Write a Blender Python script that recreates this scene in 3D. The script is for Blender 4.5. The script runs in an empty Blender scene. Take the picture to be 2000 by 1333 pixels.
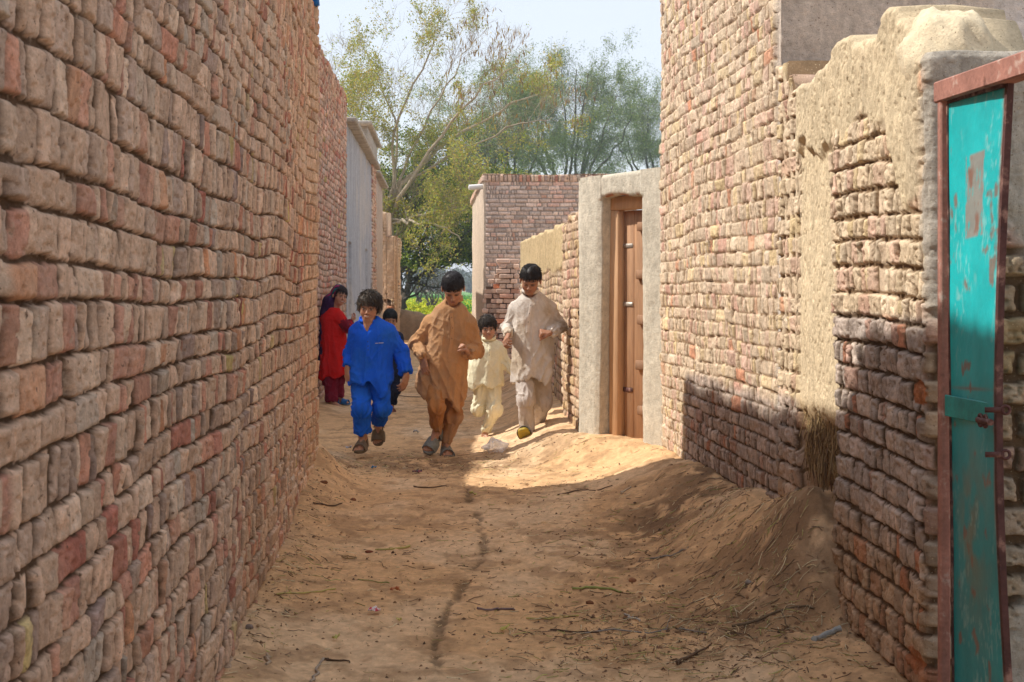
import bpy, math, random
import numpy as np
from mathutils import Vector, Matrix
R = math.radians
SC = bpy.context.scene
COL = SC.collection
# ------------------------------------------------------------------ camera
FPX, HOR, EYE = 2980.0, 560.0, 1.35
cam_d = bpy.data.cameras.new('camera'); cam = bpy.data.objects.new('camera', cam_d); COL.objects.link(cam)
cam.location = (0, 0, EYE); cam.rotation_euler = (R(90), 0, 0)
cam_d.sensor_width = 36; cam_d.lens = FPX / 2000 * 36
cam_d.shift_y = -(666.5 - HOR) / 2000
cam_d.clip_start = 0.05; cam_d.clip_end = 6000
cam_d.dof.use_dof = True; cam_d.dof.focus_distance = 11.0; cam_d.dof.aperture_fstop = 18.0
SC.camera = cam
# ------------------------------------------------------------------ sky, sun, exposure
SUN_EL = R(50)
sun_dir = Vector((math.cos(SUN_EL) * .991, -math.cos(SUN_EL) * .13, -math.sin(SUN_EL))).normalized()   # the way the light travels
w = bpy.data.worlds.new('World'); SC.world = w; w.use_nodes = True
nt = w.node_tree; nt.nodes.clear()
wo = nt.nodes.new('ShaderNodeOutputWorld'); bg = nt.nodes.new('ShaderNodeBackground')
sk = nt.nodes.new('ShaderNodeTexSky'); sk.sky_type = 'NISHITA'; sk.sun_disc = False
sk.sun_elevation = SUN_EL
sk.sun_rotation = math.atan2(-sun_dir.x, -sun_dir.y)
sk.air_density = 1.0; sk.dust_density = 1.0; sk.ozone_density = 3.0; sk.altitude = 100
bg.inputs['Strength'].default_value = 0.15
mxw = nt.nodes.new('ShaderNodeMix'); mxw.data_type = 'RGBA'; mxw.inputs[0].default_value = .86; mxw.inputs[7].default_value = (2.10, 2.15, 2.24, 1)   # thin white haze over the whole sky
nt.links.new(sk.outputs[0], mxw.inputs[6]); nt.links.new(mxw.outputs[2], bg.inputs['Color']); nt.links.new(bg.outputs[0], wo.inputs['Surface'])
sl = bpy.data.lights.new('sun', 'SUN'); sl.energy = 2.0; sl.angle = R(0.7); sl.color = (1.0, .95, .86)
so = bpy.data.objects.new('sun', sl); COL.objects.link(so); so.rotation_euler = sun_dir.to_track_quat('-Z', 'Y').to_euler()
so.location = (-20, 5, 30)
SC.view_settings.view_transform = 'Standard'; SC.view_settings.look = 'None'
SC.view_settings.exposure = 1.43; SC.view_settings.gamma = 1
SC.render.engine = 'CYCLES'
SC.cycles.max_bounces = 6; SC.cycles.diffuse_bounces = 4; SC.cycles.use_denoising = True
SC.cycles.volume_bounces = 0; SC.cycles.transparent_max_bounces = 8
rng = np.random.default_rng(7)
# ------------------------------------------------------------------ helpers
def P(px, py, Y, dz=0):            # a point of the photograph at a given distance
    return Vector(((px - 1000) / FPX * Y, Y, EYE - (py - HOR) / FPX * Y + dz))
def tag(o, label=None, cat=None, group=None, kind=None):
    if label: o['label'] = label
    if cat: o['category'] = cat
    if group: o['group'] = group
    if kind: o['kind'] = kind
    return o
def empty(name, loc, rz=0):
    o = bpy.data.objects.new(name, None); COL.objects.link(o); o.location = loc; o.rotation_euler = (0, 0, rz)
    o.empty_display_size = .1
    return o
def hsh(i, j, k, s):
    i = i.astype(np.int64) & 0xffffffff; j = j.astype(np.int64) & 0xffffffff; k = k.astype(np.int64) & 0xffffffff
    h = (i * 374761393 + j * 668265263 + k * 2147483647 + s * 1274126177) & 0xffffffff
    h = ((h ^ (h >> 13)) * 1274126177) & 0xffffffff
    h = ((h ^ (h >> 16)) * 2246822519) & 0xffffffff
    return ((h ^ (h >> 15)) & 0xffffff) / float(0xffffff)
def vn(x, y, z=0.0, s=0):          # value noise, 0..1
    x, y, z = np.broadcast_arrays(np.asarray(x, float), np.asarray(y, float), np.asarray(z, float))
    i, j, k = np.floor(x), np.floor(y), np.floor(z)
    a, b, c = x - i, y - j, z - k
    a, b, c = a*a*(3-2*a), b*b*(3-2*b), c*c*(3-2*c)
    i = i.astype(np.int64); j = j.astype(np.int64); k = k.astype(np.int64)
    flat = not np.any(z)
    def lay(kk):
        return (hsh(i, j, kk, s)*(1-a) + hsh(i+1, j, kk, s)*a)*(1-b) + (hsh(i, j+1, kk, s)*(1-a) + hsh(i+1, j+1, kk, s)*a)*b
    if flat: return lay(k)
    return lay(k)*(1-c) + lay(k+1)*c
def fbm(x, y, z=0.0, s=0, o=4, g=.5):
    t = 0; am = 1; n = 0; f = 1
    for q in range(o):
        t = t + am*vn(np.asarray(x)*f, np.asarray(y)*f, np.asarray(z)*f, s+q*17); n += am; am *= g; f *= 2.03
    return t/n
def sstep(a, b, x):
    t = np.clip((x-a)/(b-a), 0, 1); return t*t*(3-2*t)
def mesh_np(name, V, F, mat=None, parent=None, colors=None, smooth=True, link=True):
    """V (n,3), F (m,3|4) int array or list of arrays"""
    me = bpy.data.meshes.new(name)
    V = np.ascontiguousarray(V, dtype=np.float32)
    Fs = F if isinstance(F, list) else [F]
    Fs = [np.asarray(f, dtype=np.int32) for f in Fs if len(f)]
    loops = np.concatenate([f.ravel() for f in Fs]); tot = np.concatenate([np.full(len(f), f.shape[1], np.int32) for f in Fs])
    st = np.concatenate([[0], np.cumsum(tot)[:-1]]).astype(np.int32)
    me.vertices.add(len(V)); me.vertices.foreach_set('co', V.ravel())
    me.loops.add(len(loops)); me.loops.foreach_set('vertex_index', loops)
    me.polygons.add(len(tot)); me.polygons.foreach_set('loop_start', st)
    me.polygons.foreach_set('use_smooth', np.full(len(tot), smooth, bool))
    me.update(calc_edges=True)
    if colors is not None:
        at = me.color_attributes.new('Col', 'FLOAT_COLOR', 'POINT')
        c = np.ones((len(V), 4), np.float32); c[:, :3] = colors; at.data.foreach_set('color', c.ravel())
    if mat: me.materials.append(mat)
    o = bpy.data.objects.new(name, me)
    if link: COL.objects.link(o)
    if parent is not None:
        o.parent = parent
        if parent.type == 'EMPTY' or parent.parent is not None:
            pass
        o.matrix_parent_inverse = pm_inv(parent)
    return o
def pm_inv(p):
    m = Matrix.Identity(4); q = p; ch = []
    while q is not None: ch.append(q); q = q.parent
    for q in reversed(ch):
        m = m @ q.matrix_parent_inverse @ Matrix.LocRotScale(q.location, q.rotation_euler, q.scale) if q.parent else Matrix.LocRotScale(q.location, q.rotation_euler, q.scale)
    return m.inverted()
class MB:                          # collects pieces of one mesh
    def __init__(s): s.V = []; s.F3 = []; s.F4 = []; s.C = []; s.n = 0
    def add(s, V, F, col=None):
        V = np.asarray(V, float).reshape(-1, 3); F = np.asarray(F, int)
        (s.F4 if F.shape[1] == 4 else s.F3).append(F + s.n); s.V.append(V); s.n += len(V)
        if col is not None:
            c = np.asarray(col, float); s.C.append(np.broadcast_to(c, (len(V), 3)) if c.ndim == 1 else c)
    def box(s, c, sz, rot=None, col=None, bev=0.0, jit=0.0):
        hx, hy, hz = np.array(sz)/2.0
        if bev <= 0:
            v = np.array([[x, y, z] for x in (-hx, hx) for y in (-hy, hy) for z in (-hz, hz)])
            f = [[0, 1, 3, 2], [4, 6, 7, 5], [0, 4, 5, 1], [2, 3, 7, 6], [0, 2, 6, 4], [1, 5, 7, 3]]
        else:                      # chamfered box: three nested rings
            b = min(bev, hx*.9, hy*.9, hz*.9); v = []
            for z, r in ((-hz, b), (-hz+b, 0), (hz-b, 0), (hz, b)):
                X, Y = hx-r, hy-r; e = b if r == 0 else b*.6
                v += [(-X+e, -Y, z), (X-e, -Y, z), (X, -Y+e, z), (X, Y-e, z), (X-e, Y, z), (-X+e, Y, z), (-X, Y-e, z), (-X, -Y+e, z)]
            f = []
            for k in range(3):
                for q in range(8):
                    a = k*8+q; d = k*8+(q+1) % 8; f.append([a, d, d+8, a+8])
            v = np.array(v); n0 = len(v)
            for base in (0, 24):
                o = [base+i for i in range(8)]
                q = [[o[0], o[1], o[2], o[7]], [o[7], o[2], o[3], o[6]], [o[6], o[3], o[4], o[5]]]
                f += [x[::-1] for x in q] if base == 0 else q
        if jit: v = v + rng.uniform(-jit, jit, v.shape)
        if rot is not None: v = v @ np.array(rot).T
        s.add(v + np.array(c), f, col)
    def tube(s, pts, rad, n=8, col=None, cap=True):
        pts = np.array([tuple(p) for p in pts], float); m = len(pts)
        rad = np.broadcast_to(np.asarray(rad, float), (m,))
        t = np.gradient(pts, axis=0); t /= np.linalg.norm(t, axis=1)[:, None]+1e-9
        up = np.array([0, 0, 1.0]) if abs(t[0, 2]) < .9 else np.array([1.0, 0, 0])
        a = np.cross(t[0], up); a /= np.linalg.norm(a); V = []
        for i in range(m):
            a = a - t[i]*np.dot(a, t[i]); a /= np.linalg.norm(a)+1e-9; b = np.cross(t[i], a)
            th = np.arange(n)*2*np.pi/n
            V.append(pts[i] + rad[i]*(np.cos(th)[:, None]*a + np.sin(th)[:, None]*b))
        V = np.concatenate(V); F = []
        for i in range(m-1):
            for q in range(n):
                F.append([i*n+q, i*n+(q+1) % n, (i+1)*n+(q+1) % n, (i+1)*n+q])
        s.add(V, F, col)
        if cap:
            c0 = np.concatenate([V[:n], [pts[0]-t[0]*rad[0]*.3]]); s.add(c0, [[(q+1) % n, q, n] for q in range(n)], col)
            c1 = np.concatenate([V[-n:], [pts[-1]+t[-1]*rad[-1]*.3]]); s.add(c1, [[q, (q+1) % n, n] for q in range(n)], col)
    def build(s, name, mat, parent=None, smooth=True):
        F = [np.concatenate(f) for f in (s.F4, s.F3) if f]
        c = np.concatenate(s.C) if s.C and sum(map(len, s.C)) == s.n else None
        return mesh_np(name, np.concatenate(s.V), F, mat, parent, c, smooth)
def material(name, col=None, rough=.9, attr=False, bump=((60, .3, .004),), var=.25, vs=12, metal=0, spec=.25, spots=None, sub=0, stretch=None):
    """principled surface: colour (or the Col attribute) varied by noise, several bump scales"""
    m = bpy.data.materials.new(name); m.use_nodes = True; n = m.node_tree.nodes; l = m.node_tree.links
    b = n['Principled BSDF']; b.inputs['Roughness'].default_value = rough; b.inputs['Metallic'].default_value = metal
    b.inputs['Specular IOR Level'].default_value = spec
    tc = n.new('ShaderNodeTexCoord'); co = tc.outputs['Object']
    if stretch:
        mp = n.new('ShaderNodeMapping'); mp.inputs['Scale'].default_value = stretch; l.new(co, mp.inputs[0]); co = mp.outputs[0]
    if attr:
        a = n.new('ShaderNodeAttribute'); a.attribute_name = 'Col'; src = a.outputs['Color']
    else:
        a = n.new('ShaderNodeRGB'); a.outputs[0].default_value = (*col, 1); src = a.outputs[0]
    def noise(sc, det=5, rg=.6):
        t = n.new('ShaderNodeTexNoise'); t.inputs['Scale'].default_value = sc; t.inputs['Detail'].default_value = det
        t.inputs['Roughness'].default_value = rg; l.new(co, t.inputs['Vector']); return t.outputs['Fac']
    def rampv(v, lo, hi, a0, a1):
        r = n.new('ShaderNodeMapRange'); r.inputs[1].default_value = a0; r.inputs[2].default_value = a1
        r.inputs[3].default_value = lo; r.inputs[4].default_value = hi; l.new(v, r.inputs[0]); return r.outputs[0]
    if var:
        for sc, k in ((vs, var), (vs*7, var*.7)):
            v = rampv(noise(sc), 1-k, 1+k, .3, .7)
            mx = n.new('ShaderNodeVectorMath'); mx.operation = 'SCALE'; l.new(src, mx.inputs[0]); l.new(v, mx.inputs['Scale']); src = mx.outputs[0]
    if spots:
        for sc, lo, hi, c in spots:
            f = rampv(noise(sc, 6, .65), 0, 1, lo, hi)
            mx = n.new('ShaderNodeMix'); mx.data_type = 'RGBA'; l.new(f, mx.inputs[0]); l.new(src, mx.inputs[6]); mx.inputs[7].default_value = (*c, 1); src = mx.outputs[2]
    l.new(src, b.inputs['Base Color'])
    prev = None
    for sc, st, di in bump:
        bp = n.new('ShaderNodeBump'); bp.inputs['Strength'].default_value = st; bp.inputs['Distance'].default_value = di
        l.new(noise(sc, 6, .65), bp.inputs['Height'])
        if prev: l.new(prev, bp.inputs['Normal'])
        prev = bp.outputs[0]
    if prev: l.new(prev, b.inputs['Normal'])
    if sub: b.inputs['Subsurface Weight'].default_value = sub; b.inputs['Subsurface Radius'].default_value = (.01, .004, .002)
    return m
# ------------------------------------------------------------------ plan of the lane (x across, y away)
LP = np.array([(-.80, 1.0), (-.872, 2.6), (-.92, 3.65), (-.996, 5.3), (-1.057, 6.0), (-1.127, 7.1), (-1.21, 8.2), (-1.33, 9.8), (-1.365, 10.4)])
def XL(y): return np.interp(y, [1, 2.6, 3.65, 5.3, 6, 7.1, 8.2, 9.8, 10.4, 14.0, 17.3, 22, 36, 40], [-.8, -.872, -.92, -.996, -1.057, -1.127, -1.21, -1.33, -1.365, -2.06, -2.2, -2.4, -3.06, -3.2])
def XR(y): return np.interp(y, [1, 4.7, 5.9, 7.15, 11, 11.9, 13.2, 14.3, 23, 30, 40], [1.4, 1.3, 1.27, 1.31, 1.08, .52, .47, .48, .14, -.5, -.8])
def ridge_(n): return 1-np.abs(2*n-1)
def ground_z(x, y, fine=True):
    x = np.asarray(x, float); y = np.asarray(y, float)
    al = np.interp(y, [2, 8, 9.8, 10.6, 12.5, 14, 18, 30], [.05, .06, .12, .28, .10, .06, .06, .03])
    dl = np.maximum(x - XL(y), 0); z = al*np.exp(-(dl/.22)**2)
    ar = np.interp(y, [3, 5.7, 6.05, 6.4, 6.85, 7.2, 9, 11, 12, 14.3, 16.6, 23, 30], [0, .01, .20, .48, .43, .33, .25, .20, .22, .29, .29, .18, .05])
    wr = np.interp(y, [5, 6.4, 7.2, 9, 11, 16, 23], [.24, .25, .46, .50, .50, .45, .4])
    dr = np.maximum(XR(y) - x, 0); z = z + ar*np.exp(-(dr/wr)**2*1.15)
    z = z + .05*np.exp(-((y-5.0)/1.6)**2)*sstep(.35, 1.1, x)
    z = z - .06*np.exp(-(((x-.72)/.30)**2 + ((y-8.0)/.6)**2)) + .03*np.exp(-(((x-.35)/.3)**2 + ((y-9.2)/1.2)**2))
    z = z + .035*(fbm(x*.9, y*.6, 0, 3, 3)-.5) * sstep(1, 4, y)
    if fine:
        bk = sstep(.15, .9, x)*sstep(11.5, 9, y); z = z + bk*(.045*(fbm(x*2.6, y*2.2, 0, 55, 4)-.5) + .022*(ridge_(vn(x*7, y*4, 0, 56))-.5) + .014*(vn(x*24, y*20, 0, 57)-.5))
        z = z + .022*(fbm(x*4.5, y*4, 0, 5, 3)-.5) + .012*(fbm(x*16, y*16, 0, 8, 3)-.5)
        dim = vn(x*9, y*7, 0, 21); z = z - .012*sstep(.72, .9, dim)
        k = fbm(x*45, y*45, 0, 9, 2); z = z + .006*sstep(.66, .8, k)
        k2 = vn(x*30, y*30, 0, 33); z = z + .010*sstep(.88, .97, k2)*sstep(.3, .7, vn(x*2, y*2, 0, 4))
    return z
GULLY = [P(px, py, 1.35*FPX/(py-HOR)) for px, py in ((880, 905), (905, 935), (918, 975), (935, 1010), (942, 1040), (945, 1065), (930, 1100), (905, 1140), (880, 1175), (860, 1215), (845, 1260), (850, 1300), (843, 1340), (820, 1420))]
def gully_x(y): 
    g = sorted([(p.y, p.x) for p in GULLY]); return np.interp(y, [a for a, b in g], [b for a, b in g])
# ------------------------------------------------------------------ ground
ys = [2.2]
while ys[-1] < 46: ys.append(ys[-1] + max(.011, .0022*ys[-1]))
ys = np.array(ys)
xs = np.concatenate([np.arange(-9, -3.2, .3), np.arange(-3.2, -1.7, .05), np.arange(-1.7, 1.75, .0095), np.arange(1.75, 3.2, .05), np.arange(3.2, 9, .3)])
GX, GY = np.meshgrid(xs, ys); gx, gy = GX.ravel(), GY.ravel()
gz = ground_z(gx, gy)
wet = np.exp(-((gx - gully_x(gy) - .05*(fbm(gy*7, gx*3, 0, 2, 3)-.5) - .03*(fbm(gy*24, gx*20, 0, 3, 3)-.5))/(.010+.020*vn(gy*5, 1, 0, 5)**2+.018*(vn(gx*40, gy*40, 0, 6)-.5)))**4*1.0) * sstep(5.0-2.5, 3, gy)*(1-sstep(11.3, 12.1, gy))
wet = wet*(.15+.85*sstep(.3,.6,vn(gx*3, gy*6, 0, 15))) 
gz = gz - .012*wet
base = np.array([.64, .405, .215]); pale = np.array([.72, .52, .33]); dark = np.array([.17, .10, .055]); dirt = np.array([.33, .20, .105])
m1 = fbm(gx*1.3, gy*1.0, 0, 40, 4)[:, None]; m2 = fbm(gx*7, gy*6, 0, 41, 4)[:, None]; m3 = fbm(gx*30, gy*26, 0, 42, 3)[:, None]
gc = base*(1-sstep(.45, .7, m1)*.75) + pale*sstep(.45, .7, m1)*.75
gc = gc*(1-.55*sstep(.52, .68, m2)) + dirt*.55*sstep(.52, .68, m2)
gc = gc*(.74+.52*m3)
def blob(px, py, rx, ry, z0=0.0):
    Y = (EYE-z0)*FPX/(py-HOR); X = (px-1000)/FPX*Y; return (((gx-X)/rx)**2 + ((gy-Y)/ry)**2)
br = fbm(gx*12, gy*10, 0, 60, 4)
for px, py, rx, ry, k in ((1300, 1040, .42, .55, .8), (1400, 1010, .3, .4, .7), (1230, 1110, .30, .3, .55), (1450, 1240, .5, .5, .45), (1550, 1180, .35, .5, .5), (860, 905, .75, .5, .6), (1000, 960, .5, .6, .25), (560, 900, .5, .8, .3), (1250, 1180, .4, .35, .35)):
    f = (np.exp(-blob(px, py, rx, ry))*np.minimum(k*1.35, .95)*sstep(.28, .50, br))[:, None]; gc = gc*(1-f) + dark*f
gc = gc*(1-.55*np.clip(wet, 0, 1)[:, None])
lw = np.exp(-(np.maximum(gx-XL(gy), 0)/.18)**2)[:, None]*.25; gc = gc*(1-lw)+dirt*lw
gc = gc*np.array([1.0, 1.0, 1.0])
nx_, ny_ = len(xs), len(ys)
idx = np.arange(nx_*ny_).reshape(ny_, nx_)
F = np.stack([idx[:-1, :-1], idx[:-1, 1:], idx[1:, 1:], idx[1:, :-1]], -1).reshape(-1, 4)
M_ground = material('dry_earth', attr=True, rough=.95, spec=.1, bump=((25, .4, .02), (120, .4, .005), (420, .4, .002)), var=.12, vs=40)
grd = mesh_np('ground', np.stack([gx, gy, gz], 1), F, M_ground, None, gc); tag(grd, 'dry brown dirt floor of the lane with a dark damp trickle down its middle', 'ground', kind='structure')
# outer ground and the crop field, big sheets
M_outer = material('bare_soil', (.40, .27, .15), bump=((8, .4, .05),), vs=2)
def grid_sheet(name, x0, x1, y0, y1, n, z, mat):
    X, Y = np.meshgrid(np.linspace(x0, x1, n), np.linspace(y0, y1, n)); i = np.arange(n*n).reshape(n, n)
    f = np.stack([i[:-1, :-1], i[:-1, 1:], i[1:, 1:], i[1:, :-1]], -1).reshape(-1, 4)
    return mesh_np(name, np.stack([X.ravel(), Y.ravel(), np.full(n*n, z)], 1), f, mat)
tag(grid_sheet('ground', -400, 400, -60, 900, 12, -.14, M_outer), 'bare earth stretching out around the village', 'ground', kind='structure')
M_field = material('green_crop', (.10, .30, .035), bump=((6, .6, .08),), vs=.6, var=.35, spots=((.35, .52, .68, (.34, .40, .03)),))
def field_z(x, y): return -.10 + 0*x
tag(grid_sheet('field', -160, 160, 44, 420, 40, -.06, M_field), 'bright green crop field beyond the low mud wall', 'field', kind='structure')
# ------------------------------------------------------------------ walls as modelled relief
def smooth_path(pts, closed_corners=()):
    return pts
def resample(path, du):
    """path [(x,y)], du: spacing per segment -> points, u, outward normal (to the left of travel reversed by sign)"""
    P_, U, acc = [], [], 0.0
    for i in range(len(path)-1):
        a, b = np.array(path[i], float), np.array(path[i+1], float); L = np.linalg.norm(b-a); n = max(2, int(L/du[i])+1)
        t = np.linspace(0, 1, n, endpoint=(i == len(path)-2))
        P_.append(a+(b-a)*t[:, None]); U.append(acc+L*t); acc += L
    P_ = np.concatenate(P_); U = np.concatenate(U)
    T = np.gradient(P_, U, axis=0); T /= np.linalg.norm(T, axis=1)[:, None]+1e-12
    N = np.stack([-T[:, 1], T[:, 0]], 1)
    return P_, U, N
def relief_wall(name, path, du, dv, zb, ztop, hfun, mat, side=1, thick=.3, parent=None, backs=True):
    """front face displaced by hfun(u, v) -> height, colour ; capped over the top and down the back"""
    pp, U, N = resample(path, du); N = N*side
    nv = int((np.max(ztop(U))-zb)/dv)+1; t = np.linspace(0, 1, nv)
    zt = ztop(U); V = zb + t[None, :]*(zt[:, None]-zb)              # (nu,nv)
    UU = np.repeat(U[:, None], nv, 1)
    h, c = hfun(UU, V)
    h = h.copy()
    edge = np.clip((zt[:, None]-V)/.02, 0, 1); h = h - .012*(1-edge)
    X = pp[:, 0][:, None]+N[:, 0][:, None]*h; Y = pp[:, 1][:, None]+N[:, 1][:, None]*h; Z = V + .004*(fbm(UU*20, V*20, 0, 77, 2)-.5)
    ex = [(.3*thick, .004), (.6*thick, .006), (thick, -.004)]
    Xs, Ys, Zs, Cs = [X], [Y], [Z], [c]
    for d, dz in ex:
        rz = .02*(fbm(U*9, d*30+U*0, 0, 5, 3)-.5)
        Xs.append((pp[:, 0]-N[:, 0]*d)[:, None]); Ys.append((pp[:, 1]-N[:, 1]*d)[:, None]); Zs.append((zt+dz+rz)[:, None]); Cs.append(c[:, -1:, :])
    if backs:
        Xs.append((pp[:, 0]-N[:, 0]*thick)[:, None]); Ys.append((pp[:, 1]-N[:, 1]*thick)[:, None]); Zs.append(np.full((len(U), 1), zb)); Cs.append(c[:, :1, :])
    X = np.concatenate(Xs, 1); Y = np.concatenate(Ys, 1); Z = np.concatenate(Zs, 1); C = np.concatenate(Cs, 1)
    nu, m = X.shape; i = np.arange(nu*m).reshape(nu, m)
    f = np.stack([i[:-1, :-1], i[1:, :-1], i[1:, 1:], i[:-1, 1:]], -1).reshape(-1, 4)
    if side < 0: f = f[:, ::-1]
    return mesh_np(name, np.stack([X.ravel(), Y.ravel(), Z.ravel()], 1), f, mat, parent, C.reshape(-1, 3))
PAL_L = (np.array([(.64, .44, .32), (.58, .40, .29), (.48, .35, .28), (.46, .19, .14), (.40, .14, .105), (.56, .26, .18), (.70, .52, .39), (.52, .43, .35), (.52, .42, .16), (.60, .28, .15), (.36, .26, .23)]),
         np.array([.25, .20, .12, .065, .05, .07, .12, .07, .010, .02, .03]))
PAL_R = (np.array([(.68, .53, .38), (.62, .48, .36), (.66, .44, .35), (.58, .33, .26), (.68, .52, .30), (.56, .45, .34), (.62, .28, .17), (.70, .57, .43)]),
         np.array([.28, .20, .16, .05, .11, .08, .02, .10]))
PAL_G = (np.array([(.52, .42, .36), (.46, .38, .33), (.56, .46, .39), (.46, .30, .24), (.52, .25, .16), (.40, .34, .30)]),
         np.array([.3, .25, .2, .13, .05, .07]))  # greyer bricks, also used to paint shade low on the right walls
PAL_F = (np.array([(.70, .54, .45), (.64, .50, .42), (.70, .46, .37), (.66, .38, .27), (.58, .48, .42), (.76, .60, .50)]),
         np.array([.32, .26, .14, .05, .12, .11]))
WID = (np.array([.225, .115, .07, .05, .16]), np.array([.20, .36, .20, .12, .12]))
def pick(h, pal):
    cum = np.cumsum(pal[1])/np.sum(pal[1]); return pal[0][np.clip(np.searchsorted(cum, h), 0, len(pal[0])-1)]
def bricks(U, V, seed=0, c=.078, warp=.035, pal=PAL_L, wid=WID, relief=.020, dust=.3, dustc=(.50, .35, .21), gap=(.0028, .004), rough=1.0, uL=40, mort=(.17, .11, .065), tall=.15, wamp=.5, vj=.40):
    """relief and colour of a rough brick face, every brick on its own"""
    r = np.random.default_rng(seed)
    w = V + warp*2*(fbm(U/1.6, V/.7, 0, seed+1, 2)-.5) + .006*(vn(U/.2, V/.3, 0, seed+2)-.5)
    eu = U + .010*wamp*(vn(U*22, V*22, 0, seed+3)-.5) + .006*wamp*(vn(U*60, V*60, 0, seed+4)-.5)
    w = w + .008*wamp*(vn(U*20, V*20, 0, seed+5)-.5) + .004*wamp*(vn(U*70, V*70, 0, seed+6)-.5)
    nr = int(6.5/c)+4; hs = c*(1+r.uniform(-.08, .10, nr)); tl = r.random(nr) < tall; hs[tl] *= r.uniform(1.15, 1.45, tl.sum()); rb = np.concatenate([[-1.2], -1.2+np.cumsum(hs)])
    ri = np.clip(np.searchsorted(rb, w, 'right')-1, 0, nr-1)
    lo, hi = rb[ri], rb[ri+1]
    # brick boundaries inside every row
    nb = int(uL/.055); ws = r.choice(wid[0], (nr, nb), p=wid[1])
    runs = r.random((nr, nb//6+1)) < .3                        # runs of thin bricks on edge
    runs = np.repeat(runs, 6, 1)[:, :nb]; thin = r.uniform(.045, .07, (nr, nb)); ws = np.where(runs, thin, ws)
    if tall > 0: ws[tl] = np.where(ws[tl] > .13, .1, ws[tl])
    ws = ws*r.uniform(.88, 1.1, ws.shape); ub = np.concatenate([np.zeros((nr, 1)), np.cumsum(ws, 1)], 1) - r.uniform(0, .2, (nr, 1)) - .5
    big = ub + np.arange(nr)[:, None]*1000.0
    eu = eu + .016*(vn(U*9, ri*3.7, 0, seed+7)-.5)*(np.clip((w-lo)/(hi-lo), 0, 1)-.5)*2; e = np.clip(eu, -.4, 990) + ri*1000.0
    bi = np.searchsorted(big.ravel(), e.ravel(), 'right').reshape(e.shape) - 1
    fl = big.ravel(); bi = np.clip(bi, 0, len(fl)-2); ul = fl[bi]-ri*1000.0; ur = fl[bi+1]-ri*1000.0; bw = ur-ul
    g1, g2 = gap
    sl = (hsh(bi, ri, ri*0, seed+9)-.5)*.02                     # lean of each joint
    t = (w-lo)/(hi-lo)
    H = lambda k: hsh(bi, ri, np.full(ri.shape, k), seed+11)
    dx = np.minimum(eu-ul, ur-eu) - g1 - .006*H(1)**2
    dy = np.minimum(w-lo - .007*H(8)**2, hi-w - .009*H(9)**2) - g2 + .002*(1-H(2))
    k = .004; hh = np.clip(.5+.5*(dy-dx)/k, 0, 1); d = dy*(1-hh)+dx*hh - k*hh*(1-hh)
    d = d - .008*rough*sstep(.62, .85, vn(U*33, V*33, 0, seed+8))*np.exp(-np.maximum(d, 0)/.010)
    rr = .0016+.003*H(3)
    py_ = 1-np.exp(-np.maximum(np.minimum(d+.003, dy), 0)/rr*1.6); px_ = 1-np.exp(-np.maximum(dx, 0)/.0022); prof = py_*(vj+(1-vj)*px_)
    out = (H(4)-.5)*.014 + .004
    s = (eu-(ul+ur)/2)/bw
    hgt = prof*(relief+out + (H(5)-.5)*.014*s*2 + (H(6)-.35)*.010*(t-.5)*2)
    pit = fbm(U*55, V*55, 0, seed+20, 3); fine = fbm(U*18+bi*.37, V*18, 0, seed+22, 3)
    hgt = hgt + prof*rough*(.008*(fine-.5) + .005*(pit-.5) - .006*sstep(.68, .82, vn(U*75, V*75, 0, seed+24)))
    ero = sstep(.70, .85, fbm(U*1.7, V*2.1, 0, seed+30, 3)); hgt = hgt*(1-.35*ero)
    miss = H(12) > .994; hgt = np.where(miss, hgt*.1, hgt)
    big_n = .03*(fbm(U/.9, V/.9, 0, seed+31, 2)-.5); hgt = hgt + big_n
    col = pick(H(7), pal)*(.76+.48*H(10))[..., None]
    col = col*(.72+.56*fbm(U*30, V*30, 0, seed+40, 3))[..., None]
    du_ = (dust*(.35+1.3*sstep(.35, .65, fbm(U*2.2, V*2.2, 0, seed+41, 4))))[..., None]; du_ = np.clip(du_*(.6+.8*fine[..., None]), 0, .92)
    col = col*(1-du_) + np.array(dustc)*du_
    mm = (sstep(.0, .35, py_)*sstep(.05, .7, px_))[..., None]; col = col*mm + np.array(mort)*(1-mm)
    return hgt, col
def plaster(U, V, seed=0, col=(.50, .40, .27), straw=.5, amp=.02, streak=0.0, streakc=(.3, .25, .2)):
    a = fbm(U*1.6, V*1.6, 0, seed, 4); b = fbm(U*9, V*5, 0, seed+2, 4); cN = fbm(U*70, V*28, 0, seed+4, 3); dN = fbm(U*45, V*60, 0, seed+6, 2)
    h = amp*2*(a-.5) + amp*.6*(b-.5) + .006*straw*(cN-.5)*2 - .006*straw*sstep(.66, .8, dN)
    c = np.array(col)*(.78+.34*b + .2*(a-.5))[..., None]*(.80+.4*cN)[..., None]
    if streak: k = (streak*sstep(.5, .75, fbm(U*7, V*.8, 0, seed+8, 3)))[..., None]; c = c*(1-k)+np.array(streakc)*k
    return h, c
def mixh(A, B, m): return A[0]*(1-m)+B[0]*m, A[1]*(1-m[..., None])+B[1]*m[..., None]
M_brick = material('weathered_brick', attr=True, rough=.95, spec=.08, bump=((45, .5, .012), (130, .8, .007), (420, .6, .002)), var=.20, vs=30, spots=((75, .60, .70, (.16, .10, .07)), (14, .60, .75, (.60, .47, .36))))
M_mud = material('mud_plaster', attr=True, rough=.97, spec=.05, bump=((60, .7, .008), (260, .7, .003)), var=.14, vs=18, spots=((110, .60, .68, (.20, .14, .09)), (150, .62, .70, (.74, .62, .42))))
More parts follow.
